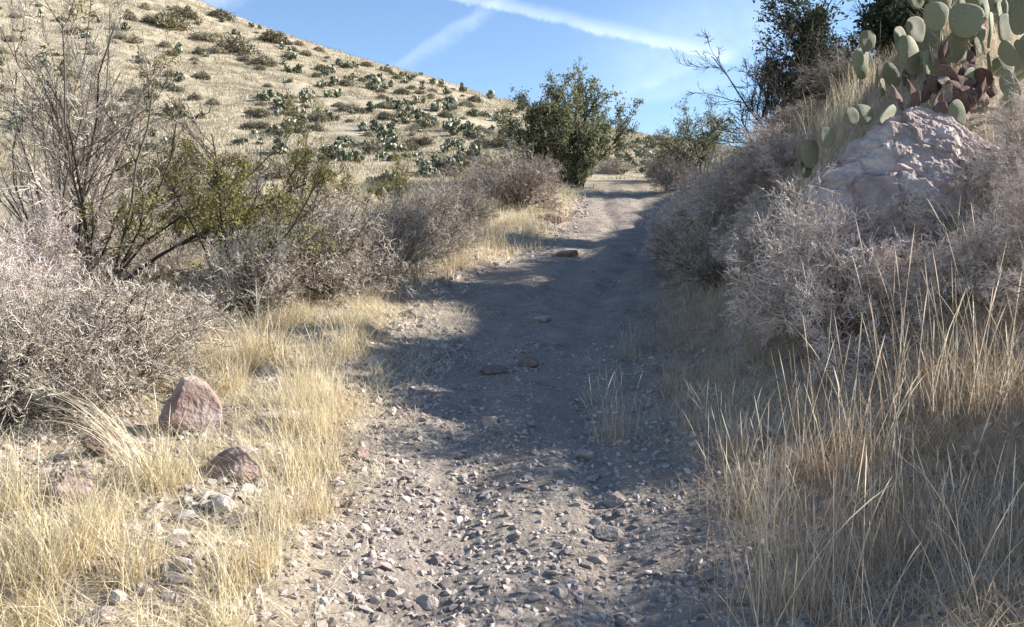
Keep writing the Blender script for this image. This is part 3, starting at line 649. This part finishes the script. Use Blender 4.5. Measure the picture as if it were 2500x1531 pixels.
def gravel(name, pts, smin, smax, power, label):
    mb = MB(); n = len(pts); sz = smin + (smax - smin) * rng.uniform(0, 1, n) ** power; which = rng.integers(0, len(variants), n); rm = rot_mats(n, .45)
    for k, (V, T) in enumerate(variants):
        ii = np.nonzero(which == k)[0]; m = len(ii)
        if not m: continue
        W = np.einsum('nij,vj->nvi', rm[ii], V) * sz[ii, None, None] + pts[ii, None] + np.array([0, 0, 1.]) * (sz[ii] * rng.uniform(-.35, .15, m))[:, None, None]
        mb.add(W.reshape(-1, 3), None, (T[None] + (np.arange(m) * len(V))[:, None, None]).reshape(-1, 3), np.repeat(np.clip(rng.normal(.5, .22, m), 0, 1), len(V)))
    o = mb.build(name, M['gravel']); tag(o, label, 'gravel', kind='stuff'); return o
tr_d = lambda x, y, s: np.clip(trail_w(x, y) * (.15 + .85 * sstep(-.25, .35, fbm(x * 1.5, y * 1.5, 3, 111) * .6 + fbm(x * 4, y * .6, 2, 115) * .6)) + .12, 0, 1) * in_view(x, y) * np.interp(y, [2.4, 5, 5.6, 7, 12], [1.7, 1.6, .6, .4, .3])
gravel('gravel', scatter(46000, 2.3, 7.5, -1.7, 1.8, tr_d, 1.3), .004, .032, 3.3, 'loose grey-brown gravel strewn over the near trail')
gravel('gravel', scatter(26000, 5, 11, -1.7, 1.6, lambda x, y, s: trail_w(x, y) * .8 + .1, 1.2), .004, .013, 2.0, 'fine grit washed over the shaded trail')
gravel('gravel', scatter(9000, 7, 25, -2.0, 1.8, tr_d, 1.2), .008, .034, 2.2, 'loose gravel strewn over the upper trail')
gravel('gravel', scatter(5000, 7.5, 22, -2.6, -.8, lambda x, y, s: sstep(-.45, .1, -s - hwl(y)) * (1 - sstep(.3, .9, -s - hwl(y))) * in_view(x, y)), .012, .07, 2.2, 'broken rubble along the eroded left bank of the upper trail')
gravel('gravel', scatter(5000, 2.4, 7, .8, 3.6, lambda x, y, s: in_view(x, y) * .6), .008, .045, 2.0, 'loose stones between the grass on the right bank')
gravel('gravel', scatter(14000, 2.2, 8, -4, -.6, lambda x, y, s: in_view(x, y) * .8), .006, .05, 2.4, 'loose stones between the grass on the left verge')

def n3(q, sc, sd): return (fbm(q[:, 0] * sc + q[:, 2] * sc * .7, q[:, 1] * sc + q[:, 2] * sc * .9, 4, sd) + fbm(q[:, 2] * sc * 1.1 + 3, q[:, 0] * sc - q[:, 1] * sc * .6, 4, sd + 9)) * .5
def crag(V, seed, cuts, lo=.55, hi=.95, rough=1.0):
    """broken faces: points beyond random planes are pressed onto them, then roughened"""
    rs = np.random.default_rng(seed); P = V.copy()
    for _ in range(cuts):
        n = rs.normal(size=3); n /= np.linalg.norm(n); ext = (V @ n).max(); d = ext * rs.uniform(lo, hi)
        P -= n[None] * np.clip(P @ n - d, 0, None)[:, None] * .96
    nr = norm(P)
    return P + nr * (rough * (.05 * n3(P, 2.3, seed % 50) + .028 * n3(P, 6, seed % 50 + 3) + .014 * n3(P, 15, seed % 50 + 5)))[:, None]
def rock(name, p, sx, sy, sz, m, label, seed, rz=0, peak=0.0, group=None, sink=.38, cat='rock', tint=.5, tilt=0.0, detail=True):
    bm = bmesh.new(); bmesh.ops.create_icosphere(bm, subdivisions=5 if detail else 3, radius=1.15)
    V = crag(np.array([v.co[:] for v in bm.verts]), seed, 11 if detail else 16, .55 if detail else .42, .92 if detail else .85, 1.9 if detail else .5)
    if peak:
        k = 1 - peak * np.clip(V[:, 2] + .4, 0, 1.4) / 1.4; V[:, 0] = V[:, 0] * k - .28 * peak * np.clip(V[:, 2], 0, 1); V[:, 1] *= k; V[:, 2] *= 1.15
    V = V * np.array([sx, sy, sz])
    for v, q in zip(bm.verts, V): v.co = q
    me = bpy.data.meshes.new(name); bm.to_mesh(me); bm.free()
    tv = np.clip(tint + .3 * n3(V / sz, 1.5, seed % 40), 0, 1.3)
    a = me.attributes.new('tint', 'FLOAT', 'POINT'); a.data.foreach_set('value', tv.astype(np.float32))
    me.materials.append(m); o = bpy.data.objects.new(name, me); COL.objects.link(o)
    o.location = (p[0], p[1], p[2] + sz * (1 - 2 * sink)); o.rotation_euler = (tilt, tilt * .5, rz)
    return tag(o, label, cat, group)
def rock_px(px, row, wpx, hpx, m, label, seed, **k):
    p = ground_hit(px, row); s = wpx / F * p.y / 2; sz = hpx / F * p.y / 2
    return rock(k.pop('name', 'rock'), p, s, s * .8, sz, m, label, seed, **k)
rock_px(470, 1048, 155, 160, M['redrock'], 'large pink rock with an orange top in the left foreground grass', 21, tint=.55, sink=.36, peak=.22)
rock_px(575, 1165, 125, 85, M['redrock'], 'red-streaked rock below and right of the large pink rock', 22, tint=.4, sink=.3, peak=.25)
rock_px(255, 1105, 90, 70, M['redrock'], 'dark red rock left of the large pink rock', 23, tint=.22, sink=.2)
rock_px(170, 1215, 110, 80, M['redrock'], 'pinkish rock under the arching grass at far left', 24, tint=.55, sink=.3, peak=.2)
rock_px(550, 1245, 55, 45, M['stone'], 'pale tilted slab standing below the red-streaked rock', 25, tint=.95, tilt=.5, sink=.2)
rock_px(600, 1110, 80, 30, M['stone'], 'flat tan slab lying on the red-streaked rock', 26, tint=.7)
rock_px(380, 1300, 42, 36, M['stone'], 'white stone in the left foreground grass', 27, tint=1.2)
rock_px(428, 1310, 55, 30, M['stone'], 'flat cream stone right of the white stone', 28, tint=1.0)
rock_px(445, 1390, 45, 52, M['stone'], 'upright pale grey stone below the cream stone', 29, tint=.85)
rock_px(410, 1400, 30, 36, M['stone'], 'small pale stone leaning on the upright grey stone', 30, tint=.9)
rock_px(455, 1265, 70, 30, M['stone'], 'low beige stone above the cream stone', 31, tint=.8)
rock_px(250, 1515, 80, 45, M['redrock'], 'rust-orange stone at the bottom left edge', 32, tint=.75)
rock_px(915, 890, 50, 32, M['stone'], 'angular stone on the bright verge edge beside the trail shadow', 33, tint=.6)
rock_px(690, 1020, 110, 24, M['stone'], 'flat tan slab in the bright left verge grass', 34, tint=.75)
rock_px(875, 1115, 45, 35, M['redrock'], 'purplish stone at the left trail edge below the shadow', 35, tint=.5)
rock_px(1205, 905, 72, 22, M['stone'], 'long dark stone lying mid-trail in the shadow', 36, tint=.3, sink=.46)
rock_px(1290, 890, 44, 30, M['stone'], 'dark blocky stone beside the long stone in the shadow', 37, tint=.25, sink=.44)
rock_px(1200, 1035, 42, 34, M['stone'], 'flat squarish stone at the lower edge of the trail shadow', 38, tint=.35)
rock_px(1320, 785, 55, 24, M['stone'], 'rounded stone further up in the shaded trail', 39, tint=.4)
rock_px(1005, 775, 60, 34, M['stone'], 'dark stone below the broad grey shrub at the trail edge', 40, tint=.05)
rock_px(1390, 625, 60, 22, M['redrock'], 'pinkish stone at the upper left trail edge', 41, tint=.6)
rock_px(1040, 1480, 55, 40, M['stone'], 'large grey stone among gravel at the bottom of the trail', 42, tint=.4)
rock_px(1480, 1310, 75, 34, M['stone'], 'broad stone on the lower right side of the trail', 43, tint=.3)
rock_px(1500, 1225, 60, 38, M['stone'], 'grey block of stone at the right trail margin', 44, tint=.35)
rock_px(1420, 1118, 55, 30, M['stone'], 'grey stone on the right trail edge below the small tuft', 45, tint=.5)
rock_px(1460, 1370, 45, 22, M['stone'], 'pale wedge-shaped stone right of the trail centre near the bottom', 46, tint=.7)
rock_px(860, 1235, 32, 24, M['redrock'], 'small brick-red stone at the left gravel edge', 47, tint=.35)
rock_px(1340, 540, 60, 26, M['redrock'], 'brown stone in the far bright verge grass', 48, tint=.3)
# many lesser stones on the trail: copies of six kinds
kinds = [rock('trail_stone', (0, 0, 0), .5, .4, .24, M['stone'], None, 60 + k, detail=False) for k in range(6)]
placed = []
SG = 'loose stones on the trail'
for i in range(150):
    y = 2.9 + 9 * rng.uniform() ** 1.7; s = rng.uniform(-.95, 1.1); y = y if (y < 5.4 or rng.uniform() < .4) else rng.uniform(2.9, 5.2); x = float(xc(y)) + s
    z = Hs(x, y); src = kinds[i % 6]; o = src if i < 6 else src.copy()
    if i >= 6: COL.objects.link(o)
    sc = rng.uniform(.04, .085) * (1 if y < 5.5 else .7); o.scale = (sc, sc, sc * rng.uniform(.7, 1.2)); o.location = (x, y, z + sc * .08); o.rotation_euler = (rng.normal(0, .15), rng.normal(0, .15), rng.uniform(0, 6.28))
    zone = 'near the bottom of the photo' if y < 4.4 else ('around the lower edge of the trail shadow' if y < 6 else 'in the shaded upper stretch')
    tag(o, f'small angular grey-brown stone loose on the trail {zone}', 'stone', f'{SG} {zone}')

rub = [rock('rubble_stone', (0, 0, 0), .5, .4, .26, M['stone'], None, 90 + k, detail=False, tint=.85) for k in range(5)]
for i in range(46):
    cx_, cy_, sp = [(520, 1230, 60), (430, 1340, 60), (400, 1420, 60), (600, 1180, 45), (900, 960, 45)][i % 5]
    p = ground_hit(cx_ + rng.normal(0, sp), cy_ + rng.normal(0, sp * .6)); o = rub[i % 5] if i < 5 else rub[i % 5].copy()
    if i >= 5: COL.objects.link(o)
    sc = rng.uniform(.05, .12); o.scale = (sc, sc, sc * rng.uniform(.8, 1.4)); o.location = (p.x, p.y, p.z + sc * .06); o.rotation_euler = (rng.normal(0, .3), rng.normal(0, .3), rng.uniform(0, 6.28))
    where = ['below the red-streaked rock', 'around the white stone in the left foreground', 'around the upright grey stone in the left foreground', 'beside the red-streaked rock', 'on the verge edge beside the trail shadow'][i % 5]
    tag(o, f'pale angular stone of the loose rubble {where}', 'stone', f'rubble {where}')

# ------------------------------------------------------------------ big boulder on the right bank
def boulder():
    bm = bmesh.new(); bmesh.ops.create_icosphere(bm, subdivisions=7, radius=1)
    V = np.array([v.co[:] for v in bm.verts])
    x, y, z = V.T
    h = np.clip(z, -1, 1)
    # tent-shaped: narrow at the top, wide below, left flank longer and gentler
    width = np.where(h > 0, np.clip(1 - h, 0, 1) ** 1.05 + .06, 1.06 - .3 * h)
    r = np.sqrt(x * x + y * y) + 1e-6
    fx, fy = x / r, y / r
    rad = np.minimum(r, 1) ** .45 * width
    skew = -.04 - .1 * h
    P = np.stack([fx * rad * np.where(fx < 0, 1.0, 1.05) + skew, fy * rad * .55 - .1 * h, h * .78], 1)
    nrm = norm(P - np.array([-.05, 0, -.1]))
    P = P + nrm * (.10 * n3(P, 2.0, 3) + .045 * n3(P, 5, 13))[:, None]; rs = np.random.default_rng(8)
    for _ in range(44):
        n = rs.normal(size=3); n[2] = abs(n[2]) * .7; n /= np.linalg.norm(n); d = (P @ n).max() * rs.uniform(.85, .985)
        P = P - n[None] * np.clip(P @ n - d, 0, None)[:, None] * .97
    strata = P[:, 2] * .8 + P[:, 0] * .45 + .1 * n3(P, 3, 29)
    P = P + nrm * (0.045 * n3(P, 6, 17) + .030 * n3(P, 15, 19) + .020 * np.abs(n3(P, 32, 37)) - .028 * (1 - sstep(0, .16, np.abs((strata * 5) % 1 - .5))) * sstep(-.2, .3, n3(P, 4, 43)))[:, None]
    for v, p in zip(bm.verts, P): v.co = p
    me = bpy.data.meshes.new('boulder'); bm.to_mesh(me); bm.free()
    tint = np.clip(.55 + .5 * n3(P, 3, 23), 0, 1); a = me.attributes.new('tint', 'FLOAT', 'POINT'); a.data.foreach_set('value', tint.astype(np.float32))
    me.materials.append(M['boulder']); o = bpy.data.objects.new('boulder', me); COL.objects.link(o)
    top = at(2235, 272, 6.5); o.location = (top.x + .04, 6.42, top.z - .66); o.rotation_euler = (0, 0, .1)
    tag(o, 'big rough pinkish boulder under the prickly pear on the right bank', 'boulder')
boulder()

rng = np.random.default_rng(79)
# ------------------------------------------------------------------ prickly pears
def pad_mesh(name, m, bend=.0, seed=0, wob=.0):
    nu_, nv = 20, 14; V, Q = [], []
    rs = np.random.default_rng(seed)
    for j in range(nv + 1):
        v = j / nv * np.pi; zc = .5 - .5 * math.cos(v)           # 0 base .. 1 tip
        wd = math.sin(v) ** .8 * (.36 + .17 * zc) 
        for i in range(nu_):
            a = 2 * np.pi * i / nu_; x = math.cos(a) * wd; y = math.sin(a) * .055 * (math.sin(v) ** .5) * (1.25 - .5 * zc)
            q = wob * math.sin(5 * zc + seed) * math.cos(3 * x * 3 + seed)
            V.append((x * (1 + wob * math.sin(7 * zc + seed)), y + bend * (zc - .3) ** 2 + bend * x * x * 1.5 + q, zc))
    for j in range(nv):
        for i in range(nu_): Q.append((j * nu_ + i, j * nu_ + (i + 1) % nu_, (j + 1) * nu_ + (i + 1) % nu_, (j + 1) * nu_ + i))
    me_o = build(name, np.array(V), np.array(Q), None, m, None, np.clip(.5 + .25 * rs.normal(size=len(V)) * .15, 0, 1), True)
    me = me_o.data; bpy.data.objects.remove(me_o); return me
pads = [pad_mesh('pad', M['pad'], b, k, .02) for k, b in enumerate((.0, .12, -.10, .2))]
drypads = [pad_mesh('dry_pad', M['drypad'], b, 10 + k, .13) for k, b in enumerate((.5, -.45, .8))]
Z8 = 850 / 2464.0
def cactus(name, base, label, group, items):
    root = empty(name, base); tag(root, label, 'cactus', group); bv = Vector(base)
    for k, it in enumerate(items):
        zx, zy, wz, hz, d, roll, yaw = it[:7]; dry = len(it) > 7 and it[7] == 'dry'
        c = at(1650 + zx * Z8, zy * Z8, d); ww, hh = wz * Z8 / F * d, hz * Z8 / F * d
        me = (drypads[k % 3] if dry else pads[k % 4])
        o = bpy.data.objects.new('dry_pad' if dry else 'pad', me); COL.objects.link(o); o.parent = root
        rot = Euler((rng.uniform(-.18, .18), R(roll), R(yaw)), 'YXZ'); rot = (Matrix.Rotation(R(yaw), 3, 'Z') @ Matrix.Rotation(R(roll), 3, 'Y') @ Matrix.Rotation(rng.uniform(-.15, .15), 3, 'X'))
        o.location = c - rot @ Vector((0, 0, hh / 2)) - bv; o.rotation_euler = rot.to_euler(); o.scale = (ww / .9, hh * .9, hh)
        if dry: o['label'] = 'shrivelled reddish brown dead pad'
    return root
back = [(zx, zy, rng.uniform(170, 215), rng.uniform(190, 235), rng.uniform(7.7, 8.5), rng.uniform(-18, 18), rng.uniform(-40, 40)) for zx in (1700, 1850, 2000, 2150, 2300, 2450) for zy in (-330, -190, -60)]  # second cactus added behind, mostly out of view, to shade the trail
back += [(zx, zy, 190, 220, rng.uniform(7.8, 8.4), rng.uniform(-15, 15), rng.uniform(-30, 30)) for zx in (1850, 2050, 2250, 2400) for zy in (80, 230, 370)]
big = [(1838, 118, 195, 195, 6.7, 0, 8), (2055, 145, 235, 245, 6.8, 8, -10), (1695, 215, 170, 190, 6.95, -12, 20), (1665, 390, 165, 285, 6.85, -10, 15), (1870, 10, 180, 150, 6.95, 5, 10),
       (2130, 240, 150, 170, 7.05, 15, 10), (1870, 330, 165, 250, 6.8, 4, 58), (1790, 450, 130, 190, 6.75, -4, 40), (1985, 330, 150, 220, 6.9, 6, -45), (2040, 370, 150, 190, 7.0, 12, 20),
       (1590, 300, 130, 220, 7.2, -14, 30), (2235, 215, 120, 250, 6.9, 5, 60), (2330, 200, 150, 200, 7.1, 10, 20), (2445, 110, 160, 270, 6.8, 8, -12), (2350, 385, 200, 120, 6.75, 55, 0), (2450, 350, 140, 130, 6.8, 30, 10),
       (2220, 470, 110, 210, 6.75, -4, 70), (2320, 480, 190, 170, 6.95, -20, 10), (2520, 330, 170, 190, 6.8, 10, -20), (1790, -90, 200, 210, 7.0, -8, 15), (1960, -120, 220, 230, 6.9, 5, -15), (2120, -60, 200, 210, 7.1, 12, 10), (1880, -240, 190, 200, 7.0, 0, 20), (2060, -270, 210, 220, 7.0, 8, -10), (1700, -20, 150, 170, 7.3, -15, 15), (2250, -60, 200, 220, 7.3, 10, 15), (1640, 560, 120, 150, 7.15, -10, 20), (2130, 500, 160, 180, 7.0, 10, -15), (1850, 540, 180, 150, 6.9, -6, 15), (2010, 230, 150, 190, 7.15, -5, 30), (1780, 260, 150, 200, 7.2, 4, -25), (2160, 350, 140, 190, 7.05, -8, 35), (2420, 480, 200, 180, 7.0, 10, 5),  # pads above the frame are added to lengthen the shadow on the trail
       (1930, 470, 170, 200, 7.0, 6, -10), (2100, 430, 170, 200, 7.1, -8, 15), (2070, 60, 170, 150, 7.15, 12, 25), (1730, 500, 140, 180, 7.1, -8, 5), (2390, 760, 220, 190, 6.6, 20, 10), (2360, 610, 240, 130, 6.7, 60, 10),
       (2200, 60, 90, 170, 7.2, 8, 30), (2290, 90, 80, 150, 7.3, -6, 40), (1990, 800, 190, 135, 6.3, 70, 10), (2080, 540, 120, 110, 6.6, 80, 20)]
dead = [(1900, 560, 190, 150, 6.55, 60, 10), (2050, 600, 200, 160, 6.5, -40, 25), (2100, 690, 160, 180, 6.45, 10, 50), (1890, 690, 180, 120, 6.4, -60, 10), (1960, 640, 160, 120, 6.45, 80, -20), (1790, 640, 170, 90, 6.5, -70, 20),
        (2160, 560, 150, 140, 6.6, 30, -30), (2110, 420, 150, 110, 6.75, 70, 20), (1870, 790, 150, 110, 6.3, -50, 0), (1980, 540, 150, 120, 6.6, 20, 40), (1580, 690, 220, 70, 6.5, 62, 10), (2190, 680, 130, 160, 6.55, -20, 40), (1880, 380, 80, 190, 6.7, 10, 60), (1700, 720, 160, 70, 6.4, -75, 10), (1830, 600, 170, 110, 6.5, 50, 10), (2000, 740, 170, 130, 6.4, 70, -15), (2080, 520, 160, 120, 6.6, -60, 20), (1930, 610, 150, 150, 6.5, 15, 30), (2150, 640, 110, 180, 6.45, 5, 60), (1680, 640, 190, 70, 6.55, 65, 10), (2230, 620, 150, 160, 6.7, 30, 10), (1850, 730, 170, 80, 6.35, -60, 20), (2060, 780, 120, 150, 6.4, 15, 30)]
bb = on_ground(2330, 6.9)
cactus('prickly_pear', bb, 'large prickly pear with round green pads and dead brown pads above the boulder', None, big + [d + ('dry',) for d in dead])
cactus('prickly_pear', on_ground(2360, 8.1), 'tall prickly pear added behind the large one to shade the trail', None, back)
cactus('prickly_pear', at(2135, 200, 6.9), 'slim prickly pear arm of stacked pads left of the large prickly pear', None, [(1355, 290, 130, 150, 6.9, 4, 10), (1318, 450, 150, 215, 6.9, -14, 20), (1425, 535, 90, 170, 6.85, -22, 65), (1525, 530, 180, 110, 6.9, 62, 5), (1462, 620, 80, 130, 6.95, 10, 40)])
cactus('prickly_pear', at(1975, 425, 6.4), 'small prickly pear with an upright pair of pads left of the boulder', None, [(1070, 975, 128, 148, 6.35, 16, 10), (952, 1090, 150, 200, 6.4, -4, 15), (920, 1190, 130, 140, 6.45, -10, 30)])
cactus('prickly_pear', at(2110, 300, 6.35), 'small prickly pear with three flat pads on the left shoulder of the boulder', None, [(1245, 825, 120, 125, 6.35, -60, 10), (1325, 810, 160, 150, 6.4, 10, 5), (1490, 815, 90, 240, 6.3, 58, 40)])

rng = np.random.default_rng(80)
# ------------------------------------------------------------------ separate tall grass tufts
def tuft(kind, n, Lr, lean, curve, m, wd=.004, spread=.05, stalks=0):
    mb = MB(); base = np.stack([rng.normal(0, spread, n), rng.normal(0, spread, n), np.full(n, -.02)], 1)
    mb.add(*[a if i < 2 else None for i, a in enumerate(blades(base, rng.uniform(*Lr, n), np.full(n, wd), rng.uniform(*lean, n), rng.uniform(0, 6.28, n), rng.uniform(*curve, n), np.clip(rng.normal(.45, .22, n), 0, 1), 6))][:2], None, .5)
    mb.C[-1] = np.repeat(np.clip(rng.normal(.45, .24, n), 0, 1), 12)
    if stalks:
        base = np.stack([rng.normal(0, spread, stalks), rng.normal(0, spread, stalks), np.full(stalks, -.02)], 1)
        V, Q, C = blades(base, rng.uniform(Lr[1] * .6, Lr[1] * 1.35, stalks), np.full(stalks, .0046), rng.uniform(0, .32, stalks), rng.uniform(0, 6.28, stalks), rng.uniform(.0, .32, stalks) * rng.uniform(.2, 1, stalks), np.clip(rng.normal(.8, .15, stalks), 0, 1), 11, 1.0)
        mb.add(V, Q, None, C)
    return mb.build('grass_tuft', m)
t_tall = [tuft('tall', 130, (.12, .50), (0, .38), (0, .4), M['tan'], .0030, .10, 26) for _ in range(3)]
t_short = [tuft('short', 140, (.15, .40), (0, .45), (0, .5), M['straw'], .004, .06, 4) for _ in range(3)]
t_gold = [tuft('gold', 110, (.3, .65), (0, .25), (0, .3), M['straw'], .005, .10, 10) for _ in range(2)]
seen_t = set()
def tuft_put(srcs, p, label, group, sc):
    src = srcs[int(rng.integers(len(srcs)))]; o = src if src.name not in seen_t else src.copy()
    if src.name in seen_t: COL.objects.link(o)
    seen_t.add(src.name); seen_t.add(o.name)
    o.location = p; o.rotation_euler = (0, 0, rng.uniform(0, 6.28)); o.scale = (sc, sc, sc); return tag(o, label, 'grass tuft', group)
GT = 'tall dry grass tufts on the right bank'
for px, d, sc, lab in [(2070, 4.1, 1.25, 'densest golden tuft of tall stalks below the wide pale shrub'), (1900, 3.2, 1.15, 'tall grass tuft at the bottom edge right of the trail'), (2010, 3.05, 1.2, 'tall grass tuft at the bottom edge beneath the densest golden tuft'),
                   (1790, 4.5, .7, 'grass tuft leaning toward the trail from the right bank'), (1700, 5.0, .5, 'grass tuft at the foot of the right bank beside the trail'), (2180, 3.5, 1.1, 'tall grass tuft with bent stalks at lower right'),
                   (2330, 3.3, .7, 'tall grass tuft near the lower right corner'), (2440, 4.0, 1.15, 'tall upright grass tuft at the right frame edge'), (2290, 4.4, 1.1, 'grass tuft with arching seed heads right of the densest golden tuft'),
                   (1500, 5.1, .75, 'thin sparse grass tuft growing at the right edge of the trail shadow'), (1540, 7.0, .55, 'small tan grass tuft halfway up the right trail edge'), (1960, 4.6, .75, 'grass tuft just below the wide pale shrub'),
                   (2420, 5.0, 1.0, 'grass tuft below the pale shrub at the right edge'), (1850, 3.9, .9, 'grass tuft in the middle of the lower right bank'), (2140, 3.3, .7, 'grass tuft with crossing stalks near the bottom edge'), (2480, 3.1, .6, 'grass tuft in the lower right corner'),
                   (1640, 5.8, .4, 'low grass tuft above the thin sparse tuft at the trail edge')]:
    tuft_put(t_tall, on_ground(px, d), lab, GT, sc)
GL = 'dry grass tufts on the left verge'
for px, row, sc, lab in [(850, 870, 1.05, 'bright straw tuft at the trail corner below the broad grey shrub'), (660, 880, 1.2, 'tall bright tuft with long seed stalks left of the trail corner'), (740, 960, 1.0, 'bright tuft in the middle of the left verge'), (600, 900, .9, 'straw tuft right of the large pink rock'),
                   (830, 1010, .9, 'bright tuft along the left edge of the trail shadow'), (720, 1180, 1.0, 'straw tuft right of the red-streaked rock'), (790, 1150, .9, 'straw tuft at the gravel edge below the trail shadow'), (390, 1200, .95, 'yellow tuft left of the red-streaked rock'),
                   (330, 1420, .9, 'golden brown tuft in the left foreground'), (90, 1450, 1.0, 'straw tuft in the bottom left corner'), (220, 1330, .9, 'orange-tan tuft left of the white stone'), (640, 1400, .8, 'straw tuft lying over at the gravel edge in the foreground'), (30, 1250, 1.0, 'pale tuft at the left edge below the arching grass'),
                   (800, 900, .9, 'straw tuft just left of the bright corner tuft'), (700, 1060, .9, 'bright tuft above the red-streaked rock toward the trail'), (770, 1060, .85, 'bright tuft between the verge middle and the trail shadow'), (560, 960, .8, 'low straw tuft behind the large pink rock'),
                   (680, 1290, .85, 'straw tuft right of the pale tilted slab'), (770, 1260, .75, 'low straw tuft at the gravel edge right of the pale slab'), (160, 1400, .9, 'straw tuft above the bottom left corner'), (560, 1450, .8, 'straw tuft below the upright grey stone'), (1200, 600, .9, 'bright tuft on the far sunlit verge patch'), (1290, 580, .9, 'bright tuft on the far verge patch beside the trail'), (1120, 650, .8, 'bright tuft at the foot of the fanned grey shrub')]:
    tuft_put(t_short, ground_hit(px, row), lab, GL, sc * 1.2)
GB = 'golden grass tufts on the upper right bank'
for px, d, sc, lab in [(2010, 8.7, .95, 'golden upright tuft behind the small prickly pear left of the boulder'), (2070, 8.9, 1.0, 'golden upright tuft under the slim prickly pear arm'), (2120, 8.4, .9, 'golden tuft close behind the boulder shoulder'), (1950, 9.4, .85, 'golden tuft left of the other golden tufts behind the small cactus')]:
    tuft_put(t_gold, on_ground(px, d), lab, GB, sc)
t_arch = [tuft('arched', 14, (.3, .7), (.1, .4), (.2, .6), M['tan'], .0032, .04, 7) for _ in range(2)]
for px, d, sc, lab in [(2400, 2.9, 1.2, 'few long pale arched stalks crossing the lower right corner'), (1880, 2.75, .9, 'long thin stalks leaning over the gravel at the bottom right of the trail'), (2200, 4.6, 1.2, 'sparse long stalks with pale heads before the wide pale shrub'), (2380, 4.2, 1.1, 'sparse upright pale-headed stalks near the right edge')]:
    tuft_put(t_arch, on_ground(px, d), lab, GT, sc)
# arching tuft, far left
nb = 46; base = np.zeros((nb, 3)); base[:, :2] = rng.normal(0, .035, (nb, 2))
V, Q, C = blades(base, rng.uniform(.45, .75, nb), np.full(nb, .005), rng.uniform(.25, .5, nb), np.pi + rng.normal(0, .35, nb), rng.uniform(.45, .8, nb), rng.uniform(.5, 1, nb), 10)
P3 = V.copy(); o = build('grass_tuft', V, Q, None, M['straw'], None, C); o.location = ground_hit(365, 1185); tag(o, 'arching clump of long pale grass bending left over the pinkish rock', 'grass tuft', GL)

for o in list(scene.objects):                           # drop source meshes that were never set down
    if o.type == 'MESH' and o.parent is None and not o.get('label') and not o.get('kind'): bpy.data.objects.remove(o)
